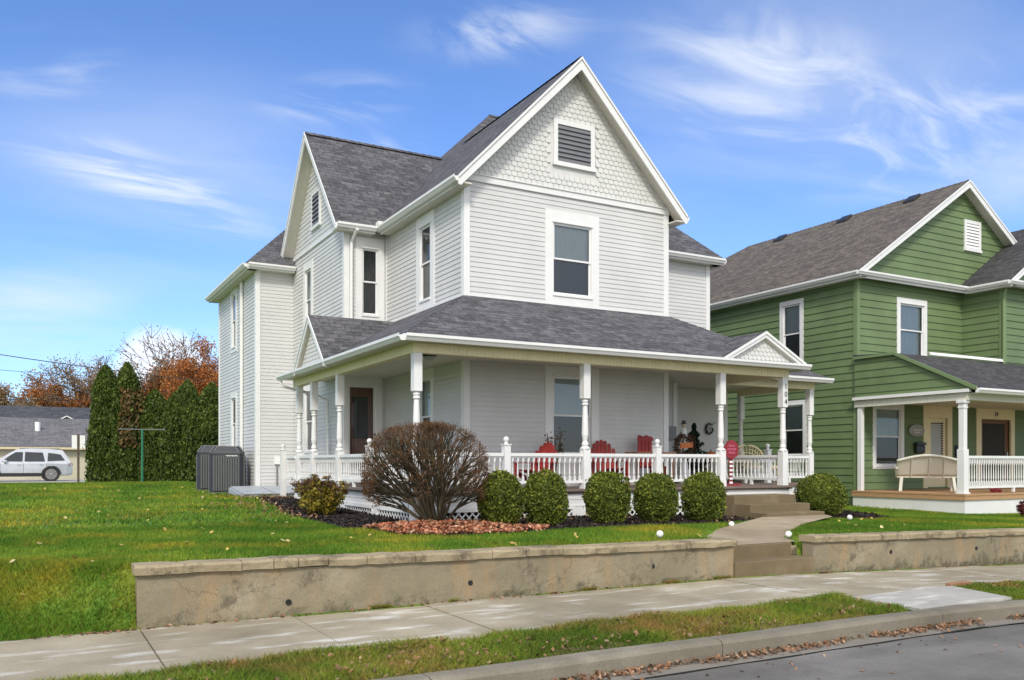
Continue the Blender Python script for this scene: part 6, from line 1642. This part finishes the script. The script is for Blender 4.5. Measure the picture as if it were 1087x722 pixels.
def blob(p0, p1, width, amt, nz):
    """soft streak between two sky directions, given as compass/elevation through two picture points"""
    a_, b_ = dirpx(*p0), dirpx(*p1); c_ = (a_ + b_).normalized(); e1 = (b_ - a_); L = e1.length / 2; e1.normalize(); e2 = c_.cross(e1).normalized()
    def dot(v, k):
        n = N(nt, 'ShaderNodeVectorMath', operation='DOT_PRODUCT'); nt.links.new(tc.outputs['Generated'], n.inputs[0]); n.inputs[1].default_value = tuple(v * k); return n.outputs['Value']
    sb = N(nt, 'ShaderNodeMath', operation='SUBTRACT'); nt.links.new(dot(e1, 1 / L), sb.inputs[0]); sb.inputs[1].default_value = c_.dot(e1) / L
    cv = N(nt, 'ShaderNodeCombineXYZ'); nt.links.new(sb.outputs[0], cv.inputs[0]); nt.links.new(dot(e2, F / width), cv.inputs[1])
    ln = N(nt, 'ShaderNodeVectorMath', operation='LENGTH'); nt.links.new(cv.outputs[0], ln.inputs[0])
    mr = N(nt, 'ShaderNodeMapRange', interpolation_type='SMOOTHERSTEP'); nt.links.new(ln.outputs['Value'], mr.inputs['Value'])
    mr.inputs['From Min'].default_value = 0; mr.inputs['From Max'].default_value = 1.15; mr.inputs['To Min'].default_value = amt; mr.inputs['To Max'].default_value = 0
    fr = N(nt, 'ShaderNodeMath', operation='GREATER_THAN'); nt.links.new(dot(c_, 1), fr.inputs[0]); fr.inputs[1].default_value = 0
    m1 = N(nt, 'ShaderNodeMath', operation='MULTIPLY'); nt.links.new(mr.outputs[0], m1.inputs[0]); nt.links.new(fr.outputs[0], m1.inputs[1])
    m2 = N(nt, 'ShaderNodeMath', operation='MULTIPLY'); nt.links.new(m1.outputs[0], m2.inputs[0]); nt.links.new(nz, m2.inputs[1]); return m2.outputs[0]
tot = None
for args in (((-60, 110), (330, 260), 34, .62, wisp_n), ((-60, 85), (150, 55), 40, .4, wisp_n), ((400, 50), (660, 20), 34, .55, wisp_n), ((250, 118), (470, 96), 32, .6, wisp_n),
             ((340, 150), (480, 160), 22, .5, wisp_n), ((620, 50), (1010, 120), 80, .58, wisp_n), ((800, 190), (1250, 80), 75, .55, wisp_n), ((950, 210), (1250, 170), 45, .6, soft_n),
             ((-160, 345), (190, 305), 45, .55, soft_n), ((-200, 200), (500, 190), 130, .35, soft_n), ((500, 140), (1300, 60), 190, .34, soft_n), ((-200, 400), (600, 380), 60, .4, soft_n),
             ((-900, 60), (-300, 20), 160, .8, wisp_n), ((1500, 100), (2200, 40), 200, .8, wisp_n)):
    o_ = blob(*args)
    if tot is None: tot = o_
    else:
        m_ = N(nt, 'ShaderNodeMath', operation='ADD'); nt.links.new(tot, m_.inputs[0]); nt.links.new(o_, m_.inputs[1]); tot = m_.outputs[0]
cl_ = N(nt, 'ShaderNodeClamp'); nt.links.new(tot, cl_.inputs[0]); ad = cl_.outputs[0]
col = mixc(nt, 1.0, sky.outputs[0], (.80, .99, 1.32), 'MULTIPLY')
col = mixc(nt, ad, col, (6.2, 6.5, 6.9))
# low cumulus near the horizon
mp = N(nt, 'ShaderNodeMapping'); mp.inputs['Scale'].default_value = (1, 1, 2.2); nt.links.new(tc.outputs['Generated'], mp.inputs[0])
n2 = N(nt, 'ShaderNodeTexNoise', Scale=5.5, Detail=7, Roughness=.55); nt.links.new(mp.outputs[0], n2.inputs['Vector'])
hm = N(nt, 'ShaderNodeMapRange'); hm.inputs['From Min'].default_value = .05; hm.inputs['From Max'].default_value = .20; hm.inputs['To Min'].default_value = .17; hm.inputs['To Max'].default_value = -.25
nt.links.new(sp.outputs['Z'], hm.inputs['Value']); a2 = N(nt, 'ShaderNodeMath', operation='ADD'); nt.links.new(n2.outputs['Fac'], a2.inputs[0]); nt.links.new(hm.outputs[0], a2.inputs[1])
col = mixc(nt, ramp(nt, a2.outputs[0], [(.66, (0, 0, 0)), (.80, (.5, .5, .5))]), col, (6.2, 6.5, 6.9))
cn = N(nt, 'ShaderNodeTexNoise', Scale=7, Detail=8, Roughness=.6); nt.links.new(tc.outputs['Generated'], cn.inputs['Vector'])
cum = blob((90, 400), (255, 385), 78, 1.15, cn.outputs['Fac'])
col = mixc(nt, ramp(nt, cum, [(.22, (0, 0, 0)), (.36, (.8, .8, .8))]), col, (7.0, 7.2, 7.6))
vd = N(nt, 'ShaderNodeVectorMath', operation='DOT_PRODUCT'); nt.links.new(tc.outputs['Generated'], vd.inputs[0]); vd.inputs[1].default_value = tuple(sd)  # white veil around the sun, added behind the camera to fill the porch
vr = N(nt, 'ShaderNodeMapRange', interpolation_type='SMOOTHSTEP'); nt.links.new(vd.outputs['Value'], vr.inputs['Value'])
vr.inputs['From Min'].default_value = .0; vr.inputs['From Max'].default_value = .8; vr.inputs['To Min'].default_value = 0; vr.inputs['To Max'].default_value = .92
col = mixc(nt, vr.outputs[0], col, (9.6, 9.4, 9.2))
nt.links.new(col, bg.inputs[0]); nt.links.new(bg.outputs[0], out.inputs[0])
vs = scene.view_settings; vs.view_transform = 'Standard'; vs.look = 'None'; vs.gamma = 1; vs.use_curve_mapping = False; vs.exposure = 0.29
scene.cycles.max_bounces = 6; scene.cycles.transparent_max_bounces = 12; scene.cycles.use_denoising = True
for r_ in [o for o in bpy.data.objects if o.type == 'EMPTY' and 'label' not in o]: pass
